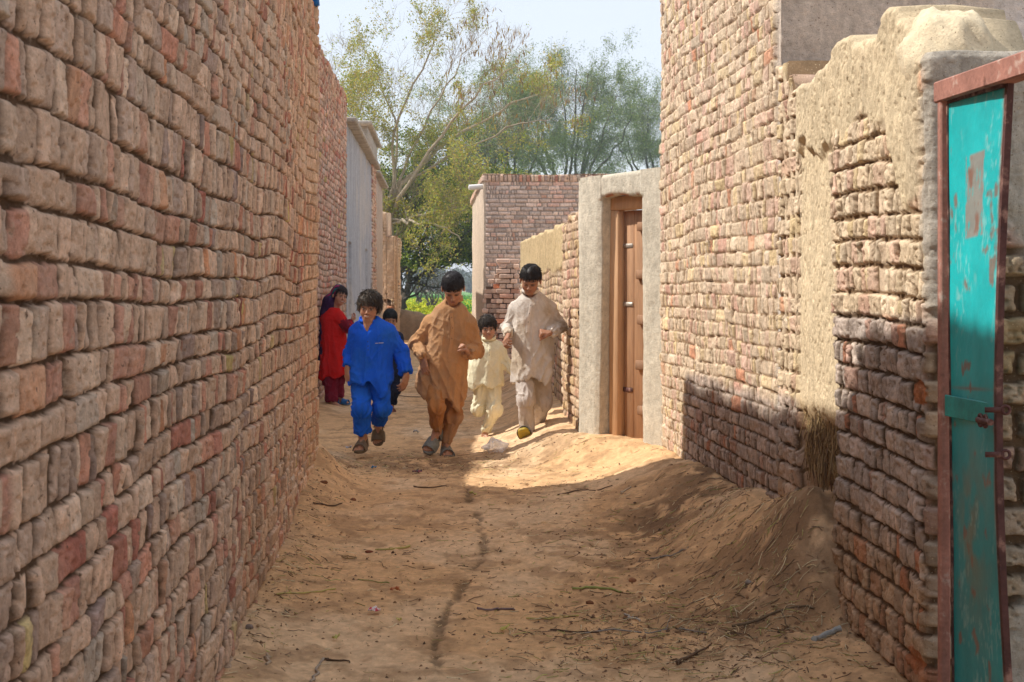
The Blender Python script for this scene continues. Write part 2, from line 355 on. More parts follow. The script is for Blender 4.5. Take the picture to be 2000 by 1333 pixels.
# 1 left near wall
L1 = [tuple(p) for p in LP] + [(-1.70, 10.45)]
duL = [.02, .007, .0055, .007, .009, .011, .012, .014, .02]
def h_left(U, V):
    h, c = bricks(U, V, seed=11, wid=(np.array([.20, .10, .06, .042, .15]), np.array([.15, .30, .28, .14, .13])), warp=.042, pal=PAL_L, dust=.26, dustc=(.72, .52, .38), tall=.24, relief=.013, gap=(.0022, .0026), mort=(.13, .08, .05))
    k = (sstep(.9, 0, V)*.30*sstep(.4, .6, fbm(U*2, V*3, 0, 90, 3)))[..., None]; c = c*(1-k)+np.array((.44, .28, .15))*k
    k = (sstep(8.1, 9.2, U)*.35)[..., None]; c = c*(1-k) + np.array((.62, .43, .28))*k  # far end tinted with painted warm bounced light
    h = h + .03*sstep(8.6, 9.45, U) 
    return h, c
o = relief_wall('brick_wall', L1, duL, .0046, -.15, lambda u: 3.95-.25*sstep(4.6, 5.2, u)+.02*np.sin(u*7), h_left, M_brick, side=-1, thick=.32)
tag(o, 'long tall shaded wall of weathered reddish bricks filling the left side of the lane', 'brick wall')
# 2 left second wall, set back
def h_l2(U, V): return bricks(U, V, seed=23, c=.072, warp=.03, pal=(PAL_L[0]*np.array([1.0, .93, .98]), PAL_L[1]), dust=.15, relief=.016, tall=.04)
o = relief_wall('brick_wall', [(-2.7, 14.0), (-2.06, 14.05), (-2.2, 17.3), (-2.405, 22.0), (-2.8, 22.02)], [.08, .03, .018, .03, .1], .012, -.15, lambda u: 4.1+.02*np.sin(u*5), h_l2, M_brick, side=-1, thick=.3)
tag(o, 'tall pinkish brick wall behind the girl in red, set back from the near wall', 'brick wall')
# wall inside the side opening on the left
def h_g(U, V): return bricks(U, V, seed=29, pal=PAL_R, warp=.03, dust=.3)
o = relief_wall('brick_wall', [(-3.25, 9.6), (-3.2, 15.5)], [.05], .03, -.15, lambda u: 3.5+0*u, h_g, M_brick, side=-1, thick=.3)
tag(o, 'brick wall at the back of the side opening between the two left walls', 'brick wall')
# 3 grey plastered house on the left
hs = empty('plastered_house', (-2.41, 22.05, 0)); tag(hs, 'grey plastered house with narrow dark windows and a stepped parapet, left side of the lane', 'house')
def xl3(y): return np.interp(y, [22.03, 36], [-2.385, -3.05])
def h_p3(U, V):
    A = plaster(U, V, 51, (.40, .41, .44), .15, .012, .5, (.30, .30, .33))
    A = mixh(A, (A[0], A[1]*0+np.array((.50, .46, .42))), sstep(.52, .7, fbm(U*.9, V*1.1, 0, 52, 3))*.6)
    B = bricks(U, V, seed=55, c=.072, pal=PAL_L, warp=.02, dust=.1)
    B = (B[0]+.03, B[1]); Cc = plaster(U, V, 57, (.52, .43, .36), .2, .012)
    m = sstep(8.1, 8.14, U)*(1-sstep(9.7, 9.74, U)); m2 = sstep(9.72, 9.76, U)
    h, c = mixh(mixh(A, Cc, m2), B, m)
    for u0, u1, z0, z1 in ((1.0, 1.75, .9, 2.0), (6.0, 6.9, .9, 2.02)):   # window recesses
        k = ((U > u0) & (U < u1) & (V > z0) & (V < z1)).astype(float); h = h - .16*k
    return h, c
o = relief_wall('wall', [(-2.9, 22.06), (-2.392, 22.06), (xl3(36.), 36.), (-3.6, 36.1)], [.1, .035, .1], .02, -.15, lambda u: np.where(u < 12.5, 3.74, 3.65)+0*u, h_p3, M_mud, side=-1, thick=.3, parent=hs)
M_dark = material('dark_opening', (.035, .032, .03), bump=((40, .2, .002),), var=.1)
M_wood_old = material('old_wood', (.30, .17, .085), rough=.75, bump=((18, .5, .01), (160, .5, .002)), var=.3, vs=6, stretch=(1, 1, .12))
tdir = np.array([xl3(36.)+2.392, 36-22.06]); tdir /= np.linalg.norm(tdir); off0 = np.array([-2.392, 22.06])
Rz3 = Matrix.Rotation(math.atan2(tdir[1], tdir[0]), 3, 'Z')
for u0, u1, z0, z1 in ((.5, 1.22, .9, 2.0), (5.5, 6.37, .9, 2.02)):
    p = off0 + tdir*((u0+u1)/2) + np.array([-.10, 0]); b = MB(); b.box((0, 0, 0), (u1-u0, .03, z1-z0), rot=Rz3, bev=.004)
    b.V = [v+np.array([p[0], p[1], (z0+z1)/2]) for v in b.V]; wobj = b.build('window', M_dark, hs)
    b = MB(); 
    for q in (-.5, 0, .5): pp_ = p + tdir*(u1-u0)*q*.96 + np.array([.03, 0]); b.box((pp_[0], pp_[1], (z0+z1)/2), (.05, .05, z1-z0), rot=Rz3, bev=.006)
    b.build('frame', M_wood_old, wobj)
# parapet coping in two steps
M_cop = material('weathered_concrete', (.40, .36, .31), bump=((50, .5, .006),), var=.3, vs=5)
for y0, y1, z, hh, ov in ((22.1, 31.2, 3.77, .08, .05), (26.6, 30.6, 3.98, .34, .0), (26.3, 30.9, 4.18, .07, .08), (31.2, 36, 3.69, .07, .05)):
    b = MB(); a = np.array([xl3(y0)-.08+ov*.5, y0]); e = np.array([xl3(y1)-.08+ov*.5, y1]); L = np.linalg.norm(e-a); m_ = (a+e)/2
    b.box((m_[0], m_[1], z), (L, .34+ov, hh), rot=Rz3, bev=.02); b.build('parapet', M_cop, hs)
# 4 ruined end wall with knocked out bricks
def h_r(U, V):
    A = plaster(U, V, 61, (.56, .40, .27), .4, .03); B = bricks(U, V, seed=63, pal=PAL_R, c=.08, warp=.02, dust=.4, relief=.03)
    m = sstep(.50, .64, fbm(U*2.2, V*2.2, 0, 64, 3))*.8; h, c = mixh(A, B, m)
    hole = sstep(.60, .66, vn(U*11, V*12, 0, 66))*np.exp(-((V-1.05)/.35)**2)*sstep(.1, .3, U-.0)
    return h-.14*hole, c*(1-.3*hole[..., None])
o = relief_wall('ruined_wall', [(-3.3, 36.9), (-2.85, 36.8), (-2.83, 38.8)], [.02, .1], .02, -.15, lambda u: np.where(u < .28, 3.15, 2.56)+.04*(vn(u*9, 3)-.5), h_r, M_mud, side=-1, thick=.4)
tag(o, 'broken stub of plastered brick wall with knocked out holes at the far end of the left houses', 'ruined wall')
# 5 low rounded mud wall across the end
lm = []
U, V = np.meshgrid(np.linspace(-3.4, 1.5, 160), np.linspace(0, 1, 26), indexing='ij')
th = V*np.pi; prof = .68+.10*(fbm(U*2.1, 0*U, 0, 71, 3)-.5)*2+.05*np.sin(U*6.5); hw = .24
Yc = 38.9+.25*np.sin(U*.8); X_ = U; Y_ = Yc-hw*np.cos(th)*(1+.25*(fbm(U*3, V*3, 0, 73, 3)-.5)); Z_ = -.1+(prof+.1)*np.abs(np.sin(th))**.45*(1+.08*(fbm(U*6, V*6, 0, 74, 3)-.5))
i = np.arange(U.size).reshape(U.shape); f = np.stack([i[:-1, :-1], i[1:, :-1], i[1:, 1:], i[:-1, 1:]], -1).reshape(-1, 4)
cc = np.array((.30, .235, .17))*(.7+.6*fbm(U*8, V*8, 0, 75, 3))[..., None]
tag(mesh_np('mud_wall', np.stack([X_.ravel(), Y_.ravel(), Z_.ravel()], 1), f, M_mud, None, cc.reshape(-1, 3)), 'low rounded grey mud wall at the end of the lane in front of the green field', 'mud wall')
# 6 right brick house, sunlit
def h_rh(U, V):
    ue = 3.85
    WR = (np.array([.16, .10, .055, .04, .22]), np.array([.12, .28, .30, .22, .08]))
    B = bricks(U, V, seed=81, warp=.045, pal=PAL_R, wid=WR, vj=.55, dust=.30, dustc=(.70, .56, .40), relief=.006, tall=.14, mort=(.26, .17, .10), gap=(.0012, .0022))
    G = bricks(U, V, seed=81, warp=.045, pal=PAL_G, wid=WR, vj=.55, dust=.12, dustc=(.40, .27, .17), relief=.008, tall=.14, mort=(.12, .08, .05), gap=(.0015, .0025))  # the same bricks in shaded colours
    edge = .80+.06*(vn(U*3, 2, 0, 3)-.5)
    m = sstep(edge+.03, edge-.03, V)*sstep(.95, 1.05, U)  # cast shadow painted in: darker brick copy below the edge
    h, c = mixh(B, G, m)
    Pl = plaster(U, V, 85, (.60, .51, .43), .35, .018, .35, (.70, .68, .65)); w_ = sstep(1.95, 2.6, U-ue+.6+.9*(fbm(U*2, V*2, 0, 86, 3)-.5))
    Pw = plaster(U, V, 87, (.78, .77, .78), .8, .03, .5, (.55, .47, .38)); Pl = mixh(Pl, Pw, sstep(.75, 1.05, U-ue+.3*(fbm(U*3, V*3, 0, 88, 3)-.5)))
    return mixh((h, c), Pl, sstep(ue-.27, ue-.26, U))
o = relief_wall('brick_house', [(1.5, 11.25), (1.08, 11.0), (1.297, 7.37), (3.4, 7.30)], [.05, .0115, .013], .0085, -.1, lambda u: 4.6+0*u, lambda U, V: h_rh(U-.49, V), M_brick, side=-1, thick=.3)
tag(o, 'tall sunlit brick wall of the house right of the plastered doorway', 'brick house')
# 7 right compound wall: toothed bricks, straw mud plaster, brick pier, return behind the gate
cw = [(1.297, 7.35), (1.318, 6.95), (1.30, 6.9), (1.275, 6.0), (1.265, 5.95), (1.285, 4.72), (1.30, 4.70), (2.6, 4.64)]
_L = np.concatenate([[0], np.cumsum([math.dist(cw[i], cw[i+1]) for i in range(len(cw)-1)])])
u_tooth, u_pier, u_cor = _L[1], _L[4], _L[5]
def z_cw(u):
    z = np.where(u < u_tooth, 2.42-.08*np.floor(np.clip(u, 0, .5)/.12), 2.24+.05*(fbm(u*6, 0*u, 0, 91, 3)-.5))
    z = z + .05*sstep(.55, .75, vn(u*5, 0*u+4, 0, 92))*(u > u_tooth)*(u < u_cor)
    k = sstep(u_cor-.30, u_cor-.08, u); z = z*(1-k)+k*(2.075+.01*(vn(u*8, 1+0*u, 0, 5)-.5))
    return z
def h_cw(U, V):
    S = bricks(U+3, V, seed=101, warp=.03, pal=PAL_R, dust=.32, dustc=(.68, .54, .36), relief=.013, c=.088, tall=.0, vj=.5, mort=(.20, .13, .075), gap=(.003, .0045), rough=1.5, wid=(np.array([.11, .07, .05, .16]), np.array([.33, .32, .23, .12])))
    G = bricks(U+3, V, seed=101, warp=.03, pal=PAL_G, dust=.10, dustc=(.40, .29, .20), relief=.013, c=.088, tall=.0, vj=.5, mort=(.11, .075, .05), gap=(.003, .0045), rough=1.5, wid=(np.array([.11, .07, .05, .16]), np.array([.33, .32, .23, .12])))
    lowb = bricks(U+3, V, seed=101, warp=.03, pal=(PAL_G[0]*np.array([1.15, .98, .78]), PAL_G[1]), dust=.35, dustc=(.42, .28, .16), relief=.013, c=.088, tall=.0, vj=.5, gap=(.003, .0045), mort=(.14, .09, .055), rough=1.5, wid=(np.array([.11, .07, .05, .16]), np.array([.33, .32, .23, .12])))
    G = mixh(G, lowb, sstep(.62, .3, V + .1*(vn(U*4, V*4, 0, 1)-.5)))
    zb = np.where(U < u_pier-.1, .84, 1.25)
    Bk = mixh(S, G, sstep(zb+.02, zb-.02, V))  # lower rows take the greyer copy, a painted cast shadow
    Pl = plaster(U, V, 111, (.68, .55, .37), .9, .016, .25, (.74, .62, .44))
    Er = plaster(U*1.5, V*.7, 113, (.46, .31, .16), 2.5, .04); Er = (Er[0]+.02*(vn(U*60, V*9, 0, 114)-.5), Er[1]*(.45+1.0*vn(U*95, V*13, 0, 115))[..., None]); cave = sstep(.88, .74, V + .05*(fbm(U*12, V*3, 0, 116, 3)-.5))
    Er = (Er[0] - .05*cave - .08*sstep(.70, .50, V), Er[1])
    Pl = mixh(Pl, Er, cave)
    inrec = sstep(u_tooth-.02, u_tooth+.05, U + .02*(vn(V*9, 0*U, 0, 2)-.5))*(1-sstep(u_pier-.01, u_pier+.01, U+.03*(vn(V*11, 1+0*U, 0, 3)-.5)*(V < 1.9)))
    Pl = (Pl[0]-.012, Pl[1])
    h, c = mixh(Bk, Pl, inrec)
    # plaster still clinging over the top of the pier
    mt = 1.92 + .16*(fbm(U*5, 0*U+3, 0, 118, 3)-.5) - .30*sstep(u_pier+.75, u_pier+1.0, U)
    top = sstep(mt-.02, mt+.03, V + .10*(fbm(U*9, V*9, 0, 119, 3)-.5))*sstep(u_tooth, u_tooth+.02, U)*(1-sstep(u_cor-.08, u_cor-.02, U))
    T = plaster(U, V, 121, (.64, .52, .35), 1.0, .022, .2); T = (T[0]+.016, T[1])
    h, c = mixh((h, c), T, top)
    # rough clay render on the face that looks at the gate
    fc = sstep(u_cor-.06, u_cor+.02, U + .08*(fbm(V*7, U*3, 0, 130, 3)-.5)); cl = plaster(U, V, 131, (.46, .42, .36), .5, .05)
    F_ = bricks(U+5, V, seed=141, pal=(PAL_R[0]*.62, PAL_R[1]), c=.098, relief=.04, warp=.02, tall=0, rough=2.2, dust=.25, dustc=(.34, .26, .17), gap=(.006, .010), wid=(np.array([.23, .12]), np.array([.8, .2])))
    m_c = fc*sstep(.46, .60, fbm(U*3.3, V*1.8, 0, 133, 3)+.12*(U < u_cor+.35))
    h, c = mixh((h, c), F_, sstep(u_cor-.02, u_cor+.03, U)); h, c = mixh((h, c), (cl[0]+.03, cl[1]), m_c*.95)
    red = (np.exp(-(((U-u_cor+.06)/.10)**2 + ((V-1.02)/.05)**2)) > .5) | (np.exp(-(((U-u_cor+.10)/.12)**2 + ((V-.17)/.05)**2)) > .5)
    c = np.where(red[..., None], np.array((.42, .17, .08))*(.7+.6*fbm(U*40, V*40, 0, 150, 3))[..., None], c)
    return h, c
o = relief_wall('compound_wall', cw, [.012, .006, .0065, .006, .006, .004, .007], .006, -.12, z_cw, h_cw, M_mud, side=-1, thick=.36)
CWN = o.name; tag(o, 'near right wall of straw mud plaster and stacked bricks with shade painted on the lower rows, capped by a rough mud lump', 'mud brick wall')
# lump of straw mud lying on top of the pier
def lump(name, c, r, seed, col, mat, parent=None, amp=.25, n=48):
    U, V = np.meshgrid(np.linspace(0, 2*np.pi, n, endpoint=False), np.linspace(0, np.pi, n//2), indexing='ij')
    d = np.stack([np.sin(V)*np.cos(U), np.sin(V)*np.sin(U), np.cos(V)], -1); k = 1+amp*(fbm(d[..., 0]*2+9, d[..., 1]*2+9, d[..., 2]*2+9, seed, 4)-.5)*2 + amp*.25*(fbm(d[..., 0]*14+9, d[..., 1]*14+9, d[..., 2]*6+9, seed+3, 3)-.5)
    v = d*k[..., None]*np.array(r)+np.array(c); i = np.arange(U.size).reshape(U.shape); j = np.roll(i, -1, 0)
    f = np.stack([i[:, :-1], i[:, 1:], j[:, 1:], j[:, :-1]], -1).reshape(-1, 4)
    cc = np.array(col)*(.75+.5*fbm(v[..., 0]*60, v[..., 1]*60, v[..., 2]*25, seed, 3))[..., None]
    return mesh_np(name, v.reshape(-1, 3), f, mat, parent, cc.reshape(-1, 3))
o = lump('mud_lump', (1.405, 4.96, 2.06), (.155, .25, .19), 5, (.68, .57, .40), M_mud, None)
tag(o, 'rounded lump of straw mud drying on top of the near right wall', 'mud lump')
# near stub beyond the gate, outside the picture
o = relief_wall('gate_pier', [(1.75, 3.12), (1.40, 3.10), (1.43, 1.4)], [.02, .012], .012, -.12, lambda u: 2.1+0*u, lambda U, V: bricks(U, V, seed=161, pal=PAL_G, dust=.2, relief=.03, c=.088), M_brick, side=-1, thick=.3)
tag(o, 'brick pier on the near side of the turquoise gate', 'brick pier')
# 8 turquoise gate
M_rust = material('rusty_iron', (.10, .045, .04), rough=.7, metal=.2, bump=((60, .4, .003), (250, .4, .001)), var=.3, vs=9, spots=((14, .54, .66, (.34, .20, .16)),))
M_rustp = material('faded_red_iron', (.36, .17, .13), rough=.7, bump=((70, .4, .003),), var=.25, vs=10, spots=((20, .58, .68, (.50, .36, .30)), (9, .60, .70, (.16, .07, .05))))
def paint_mat():
    m = material('turquoise_paint', attr=True, rough=.42, spec=.4, bump=((9, .25, .012), (120, .25, .0015)), var=.10, vs=5)
    return m
M_teal = paint_mat()
gt = empty('gate', (1.27, 4.5, 0)); tag(gt, 'turquoise sheet metal gate in a rusty frame standing ajar on the right edge', 'gate')
fa, fb = np.array([1.262, 4.50]), np.array([1.382, 3.30]); fd = (fb-fa)/np.linalg.norm(fb-fa); RzF = Matrix.Rotation(math.atan2(fd[1], fd[0]), 3, 'Z')
fr = MB()
for p, hh in ((fa, 1.95), (fb, 1.95)): fr.box((p[0]+.012, p[1], hh/2-.02), (.030, .030, hh+.04), rot=RzF, bev=.004)
fr.box(((fa+fb)[0]/2+.02, (fa+fb)[1]/2, 1.925), (np.linalg.norm(fb-fa)+.07, .055, .062), rot=RzF, bev=.004)
fr.build('gate_frame', M_rustp, gt, smooth=False)
# leaf: a warped sheet inside a dark stile
la, lb = np.array([1.279, 4.47]), np.array([1.328, 4.10])
ld = (lb-la)/np.linalg.norm(lb-la); LW = np.linalg.norm(lb-la); ln = np.array([ld[1], -ld[0]]); ln = -ln if ln[0] > 0 else ln
S, T = np.meshgrid(np.linspace(0, 1, 70), np.linspace(0, 1, 240), indexing='ij'); zt_, zb_ = 1.885, .03
def leaf_pt(s, t, off=0.0):
    bow = .042*np.sin(t*np.pi*1.05)*s
    x = la[0]+.018*(1-t)*1.0*(1) + (lb[0]-la[0])*s + ln[0]*off - bow*.8; y = la[1] + (lb[1]-la[1])*s + ln[1]*off
    return np.stack([x+0*t, y+0*t, zb_+(zt_+.030*s-zb_)*t+0*s], -1)
dent = .010*(fbm(S*2, T*5, 0, 171, 3)-.5); v = leaf_pt(S, T, dent)
i = np.arange(S.size).reshape(S.shape); f = np.stack([i[:-1, :-1], i[1:, :-1], i[1:, 1:], i[:-1, 1:]], -1).reshape(-1, 4)
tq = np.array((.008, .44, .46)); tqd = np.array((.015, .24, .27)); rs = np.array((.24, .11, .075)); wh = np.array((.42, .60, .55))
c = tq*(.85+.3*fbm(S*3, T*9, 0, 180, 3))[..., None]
k = sstep(.60, .40, T+.06*(fbm(S*4, T*10, 0, 181, 3)-.5))[..., None]*.75; c = c*(1-k)+tqd*k  # lower half in darker turquoise: painted shade and grime
gr = (.75*np.exp(-(((S-.45)/.30)**2+((T-.33)/.13)**2))*sstep(.3, .6, fbm(S*6, T*22, 0, 182, 4)))[..., None]; c = c*(1-gr)+np.array((.20, .19, .12))*gr
pr = (S > .33)*(S < .68)*(T > .78)*(T < .905)*sstep(.42, .50, fbm(S*30, T*40, 0, 183, 3)+.25*np.exp(-((S-.5)/.12)**2))*.85; pr = pr[..., None]; c = c*(1-pr)+np.array((.30, .23, .20))*pr
ed = sstep(.925, .985, S+.03*(fbm(S*9, T*60, 0, 184, 3)-.5))[..., None]; c = c*(1-ed)+rs*ed
sc_ = (.6*sstep(.60, .72, fbm(S*34, T*75, 0, 185, 3))*sstep(.45, .65, fbm(S*4, T*11, 0, 187, 2)))[..., None]*.6; c = c*(1-sc_)+wh*sc_
r2 = (sstep(.68, .76, fbm(S*7+3, T*24, 0, 186, 4))*.8)[..., None]; c = c*(1-r2)+rs*r2
for s0, t0, rs_, rt in ((.80, .065, .09, .03), (.45, .553, .5, .003)):
    q = np.exp(-(((S-s0)/rs_)**2+((T-t0)/rt)**2)*1.5)[..., None]*.8; c = c*(1-q)+rs*q
leaf = mesh_np('gate_leaf', v.reshape(-1, 3), f, M_teal, gt, c.reshape(-1, 3))
sm = leaf.modifiers.new('t', 'SOLIDIFY'); sm.thickness = .004; sm.offset = 0
st = MB()
def bar(pts, w_, d_, mb): mb.tube(pts, w_, n=4)
ts = np.linspace(0, 1, 24)
for s, wd in ((0.0, .008), (1.03, .016)):
    pts = leaf_pt(np.full(24, s), ts, 0.0)
    f3 = np.append(fd, 0)*wd*.5; n3 = np.array([fd[1], -fd[0], 0])*(.009 if s > .5 else .006)
    Vq = np.concatenate([pts-f3-n3, pts+f3-n3, pts+f3+n3, pts-f3+n3]); Fq = [[k*24+q, ((k+1) % 4)*24+q, ((k+1) % 4)*24+q+1, k*24+q+1] for k in range(4) for q in range(23)]+[[0, 24, 48, 72], [23, 95, 71, 47]]
    st.add(Vq, Fq)
for t in (0.0, 1.0):
    a, b_ = leaf_pt(np.array(0.), np.array(t)), leaf_pt(np.array(1.), np.array(t)); st.box((a+b_)/2, (LW, .026, .03), rot=RzF)
st.build('stile', M_rust, gt, smooth=False)
M_teal2 = material('turquoise_strap', (.015, .30, .28), rough=.5, spec=.4, bump=((60, .3, .003),), var=.25, vs=9, spots=((26, .60, .68, (.2, .1, .06)),))
sp = MB(); a, b_ = leaf_pt(np.array(0.), np.array(.528), .006), leaf_pt(np.array(1.), np.array(.512), .006)
sp.box((a+b_)/2, (LW, .008, .062), rot=RzF, bev=.002); sp.build('strap', M_teal2, gt, smooth=False)
bo = MB(); c0 = leaf_pt(np.array(.90), np.array(.508), .025)
for dz in (0,): bo.tube([c0+np.array([-.0, .0, 0])+np.append(fd*-.035, 0), c0+np.append(fd*.05, 0)], .009, n=10)
th = np.linspace(0, 2*np.pi, 14); 
for q in (-.02, .012): bo.tube([c0+np.append(fd*q, 0)+np.array([0, .016*np.cos(t_)-.0, .016*np.sin(t_)]) for t_ in th], .0045, n=6, cap=False)
bo.build('bolt', M_rust, gt)
hb = MB()
for t in (.525, .462):
    c0 = leaf_pt(np.array(1.1), np.array(t), -.01); hb = MB(); hb.tube([c0+np.array([.011*np.cos(t_), 0, .011*np.sin(t_)]) for t_ in th], .0045, n=6, cap=False); hb.box(c0+np.array([-.03, 0, 0]), (.05, .006, .014)); hb.build('hasp', M_rust, gt)
# 9 plastered doorway, turned towards the lane
dw = empty('doorway', (.8, 11.45, 0)); tag(dw, 'pale mud plastered doorway with a brown plank door beside the tall sunlit brick wall', 'doorway')
A0 = np.array([1.095, 10.99]); A1 = np.array([.52, 11.9]); dd = (A1-A0)/np.linalg.norm(A1-A0); dn = np.array([-dd[1], dd[0]]); dn = dn if dn[1] < 0 else -dn; DL = np.linalg.norm(A1-A0)
def dpt(s, dep, z): 
    p = A0+dd*np.asarray(s)[..., None]*DL - dn*np.asarray(dep)[..., None]; return np.concatenate([p, np.asarray(z)[..., None]+0*p[..., :1]], -1)
def strip(seg_s, seg_d, z0, z1, nz, seed, zf0=None):
    """a ribbon along s/depth polyline, from z0 to z1"""
    ss, dd_ = np.array(seg_s), np.array(seg_d); L = np.concatenate([[0], np.cumsum(np.hypot(np.diff(ss)*DL, np.diff(dd_)))]); u = np.linspace(0, L[-1], max(3, int(L[-1]/.012)))
    s = np.interp(u, L, ss); d = np.interp(u, L, dd_); z = np.linspace(z0, z1, nz)
    return s, d, z, u
wallm = MB()
def jamb(s0, s1, s1top, zt0, zt1, seed):
    nz = 200
    for side in (0,):
        t = np.linspace(0, 1, nz); ss = []; n = 70
        # outline round the jamb: back-outer, front-outer, front-inner, back-inner
        q = np.linspace(0, 3, n); S_ = np.zeros((n, nz)); D_ = np.zeros((n, nz)); Z_ = np.zeros((n, nz))
        for a in range(n):
            qq = q[a]
            inn = s1 + (s1top-s1)*t
            if qq < 1: so = np.full(nz, s0); de = .34*(1-qq)+0*t
            elif qq < 2: so = s0+(inn-s0)*(qq-1); de = 0*t
            else: so = inn; de = .34*(qq-2)+0*t
            rnd = .016*(np.exp(-((qq-1)/.10)**2)+np.exp(-((qq-2)/.10)**2)); de = de+rnd*np.where((t*2.2 > 2.02) & (qq > 1.5), 0, 1)
            S_[a] = so; D_[a] = de; zt = zt0+(zt1-zt0)*so; Z_[a] = -.05+(zt+.05)*t
        h, c = plaster(S_*DL+D_, Z_, seed, (.60, .55, .45), .3, .010, .25, (.52, .48, .39))
        p = dpt(S_, D_-h*1.2, Z_); i = np.arange(n*nz).reshape(n, nz); f = np.stack([i[:-1, :-1], i[1:, :-1], i[1:, 1:], i[:-1, 1:]], -1).reshape(-1, 4)
        wallm.add(p.reshape(-1, 3), f, c.reshape(-1, 3))
        capf = []
        V4 = dpt(np.array([S_[0, -1], S_[n//3, -1], S_[2*n//3, -1], S_[-1, -1]]), np.array([.34, 0, 0, .34]), np.array([Z_[0, -1], Z_[n//3, -1], Z_[2*n//3, -1], Z_[-1, -1]])-.004)
        wallm.add(V4, [[0, 1, 2, 3]], np.array((.5, .43, .32)))
jamb(-.02, .247, .262, 2.215, 2.195, 201); jamb(1.02, .770, .715, 2.215, 2.195, 201)
# lintel
S_, Q_ = np.meshgrid(np.linspace(.262, .715, 80), np.linspace(0, 3, 60), indexing='ij'); zt = 2.215-.02*S_; zl = 2.03+.012*np.sin(S_*14)
Z_ = np.where(Q_ < 1, zl, np.where(Q_ < 2, zl+(zt-zl)*(Q_-1), zt)); D_ = np.where(Q_ < 1, .34*(1-Q_), np.where(Q_ < 2, 0, .34*(Q_-2))) + .014*(np.exp(-((Q_-1)/.08)**2)*(S_ > .26)*(S_ < .72)+np.exp(-((Q_-2)/.08)**2))
h, c = plaster(S_*DL+D_, Z_, 201, (.60, .55, .45), .3, .010, .25, (.52, .48, .39)); k = (np.exp(-((Q_-1)/.10)**2)*(S_ > .26)*(S_ < .72))[..., None]*sstep(.45, .6, fbm(S_*30, Q_*4, 0, 214, 2))[..., None]; c = c*(1-k)+np.array((.40, .17, .09))*k
p = dpt(S_, D_-h*1.2, Z_); i = np.arange(S_.size).reshape(S_.shape); f = np.stack([i[:-1, :-1], i[1:, :-1], i[1:, 1:], i[:-1, 1:]], -1).reshape(-1, 4); wallm.add(p.reshape(-1, 3), f, c.reshape(-1, 3))
wallm.build('surround', M_mud, dw)
M_wood = material('brown_wood', (.40, .225, .125), rough=.7, spec=.2, bump=((14, .5, .012), (150, .5, .002)), var=.22, vs=5, stretch=(1, 1, .13), spots=((3.2, .60, .74, (.13, .065, .035)),))
M_wood2 = material('pale_worn_wood', (.56, .34, .19), rough=.75, bump=((16, .5, .01), (150, .5, .002)), var=.2, vs=5, stretch=(1, 1, .12), spots=((3, .58, .72, (.24, .12, .06)),))
M_steel = material('dull_steel', (.42, .38, .33), rough=.5, metal=.6, bump=((90, .3, .001),), var=.2)
M_batten = material('dark_worn_wood', (.30, .17, .10), rough=.75, bump=((14, .5, .012), (150, .5, .002)), var=.3, vs=6, stretch=(1, 1, .2), spots=((6, .55, .68, (.12, .07, .04)),))
RzD = Matrix.Rotation(math.atan2(dd[1], dd[0]), 3, 'Z')
def dbox(mb, s0, s1, d0, d1, z0, z1, bev=.006, jit=.0015):
    c_ = dpt(np.array((s0+s1)/2), np.array((d0+d1)/2), np.array((z0+z1)/2)); mb.box(c_, ((s1-s0)*DL, d1-d0, z1-z0), rot=RzD, bev=bev, jit=jit)
m = MB(); dbox(m, .64, .745, .09, .17, .16, 1.93); dbox(m, .24, .30, .095, .175, .16, 1.93); dbox(m, .25, .78, .088, .18, 1.932, 2.035); m.build('door_frame', M_wood2, dw)
m = MB()
for a, b_ in ((.30, .405), (.407, .52), (.522, .638)): dbox(m, a, b_, .150, .180, .17, 1.925, jit=.003)
pan = m.build('door_panel', M_wood, dw)
for z in (1.80, 1.44, 1.10, .76, .42):
    m = MB(); dbox(m, .29, .46+.02*math.sin(z*9), .118, .149, z-.035, z+.035); m.build('batten', M_batten, pan)
for z, mt in ((1.66, M_steel), (1.215, M_steel), (.565, M_rust)):
    m = MB(); dbox(m, .53, .66, .143, .1495, z-.016, z+.016, bev=.003); m.build('hinge', mt, pan)
m = MB(); dbox(m, .27, .76, .06, .26, .12, .175, bev=.015); m.build('threshold', M_mud_s if 'M_mud_s' in globals() else M_cop, dw)
# dark yard wall behind the door so nothing shows through
# 10 walls beyond the doorway
def h_r3(U, V): return bricks(U, V, seed=221, c=.078, pal=(PAL_R[0]*np.array([.98, .92, .9]), PAL_R[1]), warp=.03, dust=.30, relief=.009)
o = relief_wall('brick_wall', [(.545, 11.97), (.452, 13.2), (.8, 13.25)], [.012, .05], .011, -.1, lambda u: np.where(u < .95, 1.93, 1.88)+.03*np.sin(u*11), h_r3, M_brick, side=1, thick=.3)
tag(o, 'short stretch of pink brick wall just beyond the plastered doorway', 'brick wall')
def h_r4(U, V):
    B = bricks(U, V, seed=231, c=.076, pal=PAL_R, warp=.05, dust=.36, relief=.009); Pl = plaster(U, V, 235, (.56, .43, .25), 1.0, .02)
    ed = 1.50 + .13*(fbm(U*1.2, 0*U, 0, 236, 3)-.5); return mixh(B, (Pl[0]+.025, Pl[1]), sstep(ed-.02, ed+.03, V+.03*(fbm(U*9, V*5, 0, 237, 3)-.5)))
o = relief_wall('brick_wall', [(.478, 13.25), (.14, 23.0), (.5, 23.1)], [.02, .05], .012, -.1, lambda u: 1.90+.012*u+.05*(fbm(u*2.5, 0*u, 0, 238, 3)-.5), h_r4, M_brick, side=1, thick=.28)
tag(o, 'low brick wall topped with yellowish mud plaster behind the tallest boy', 'brick wall')
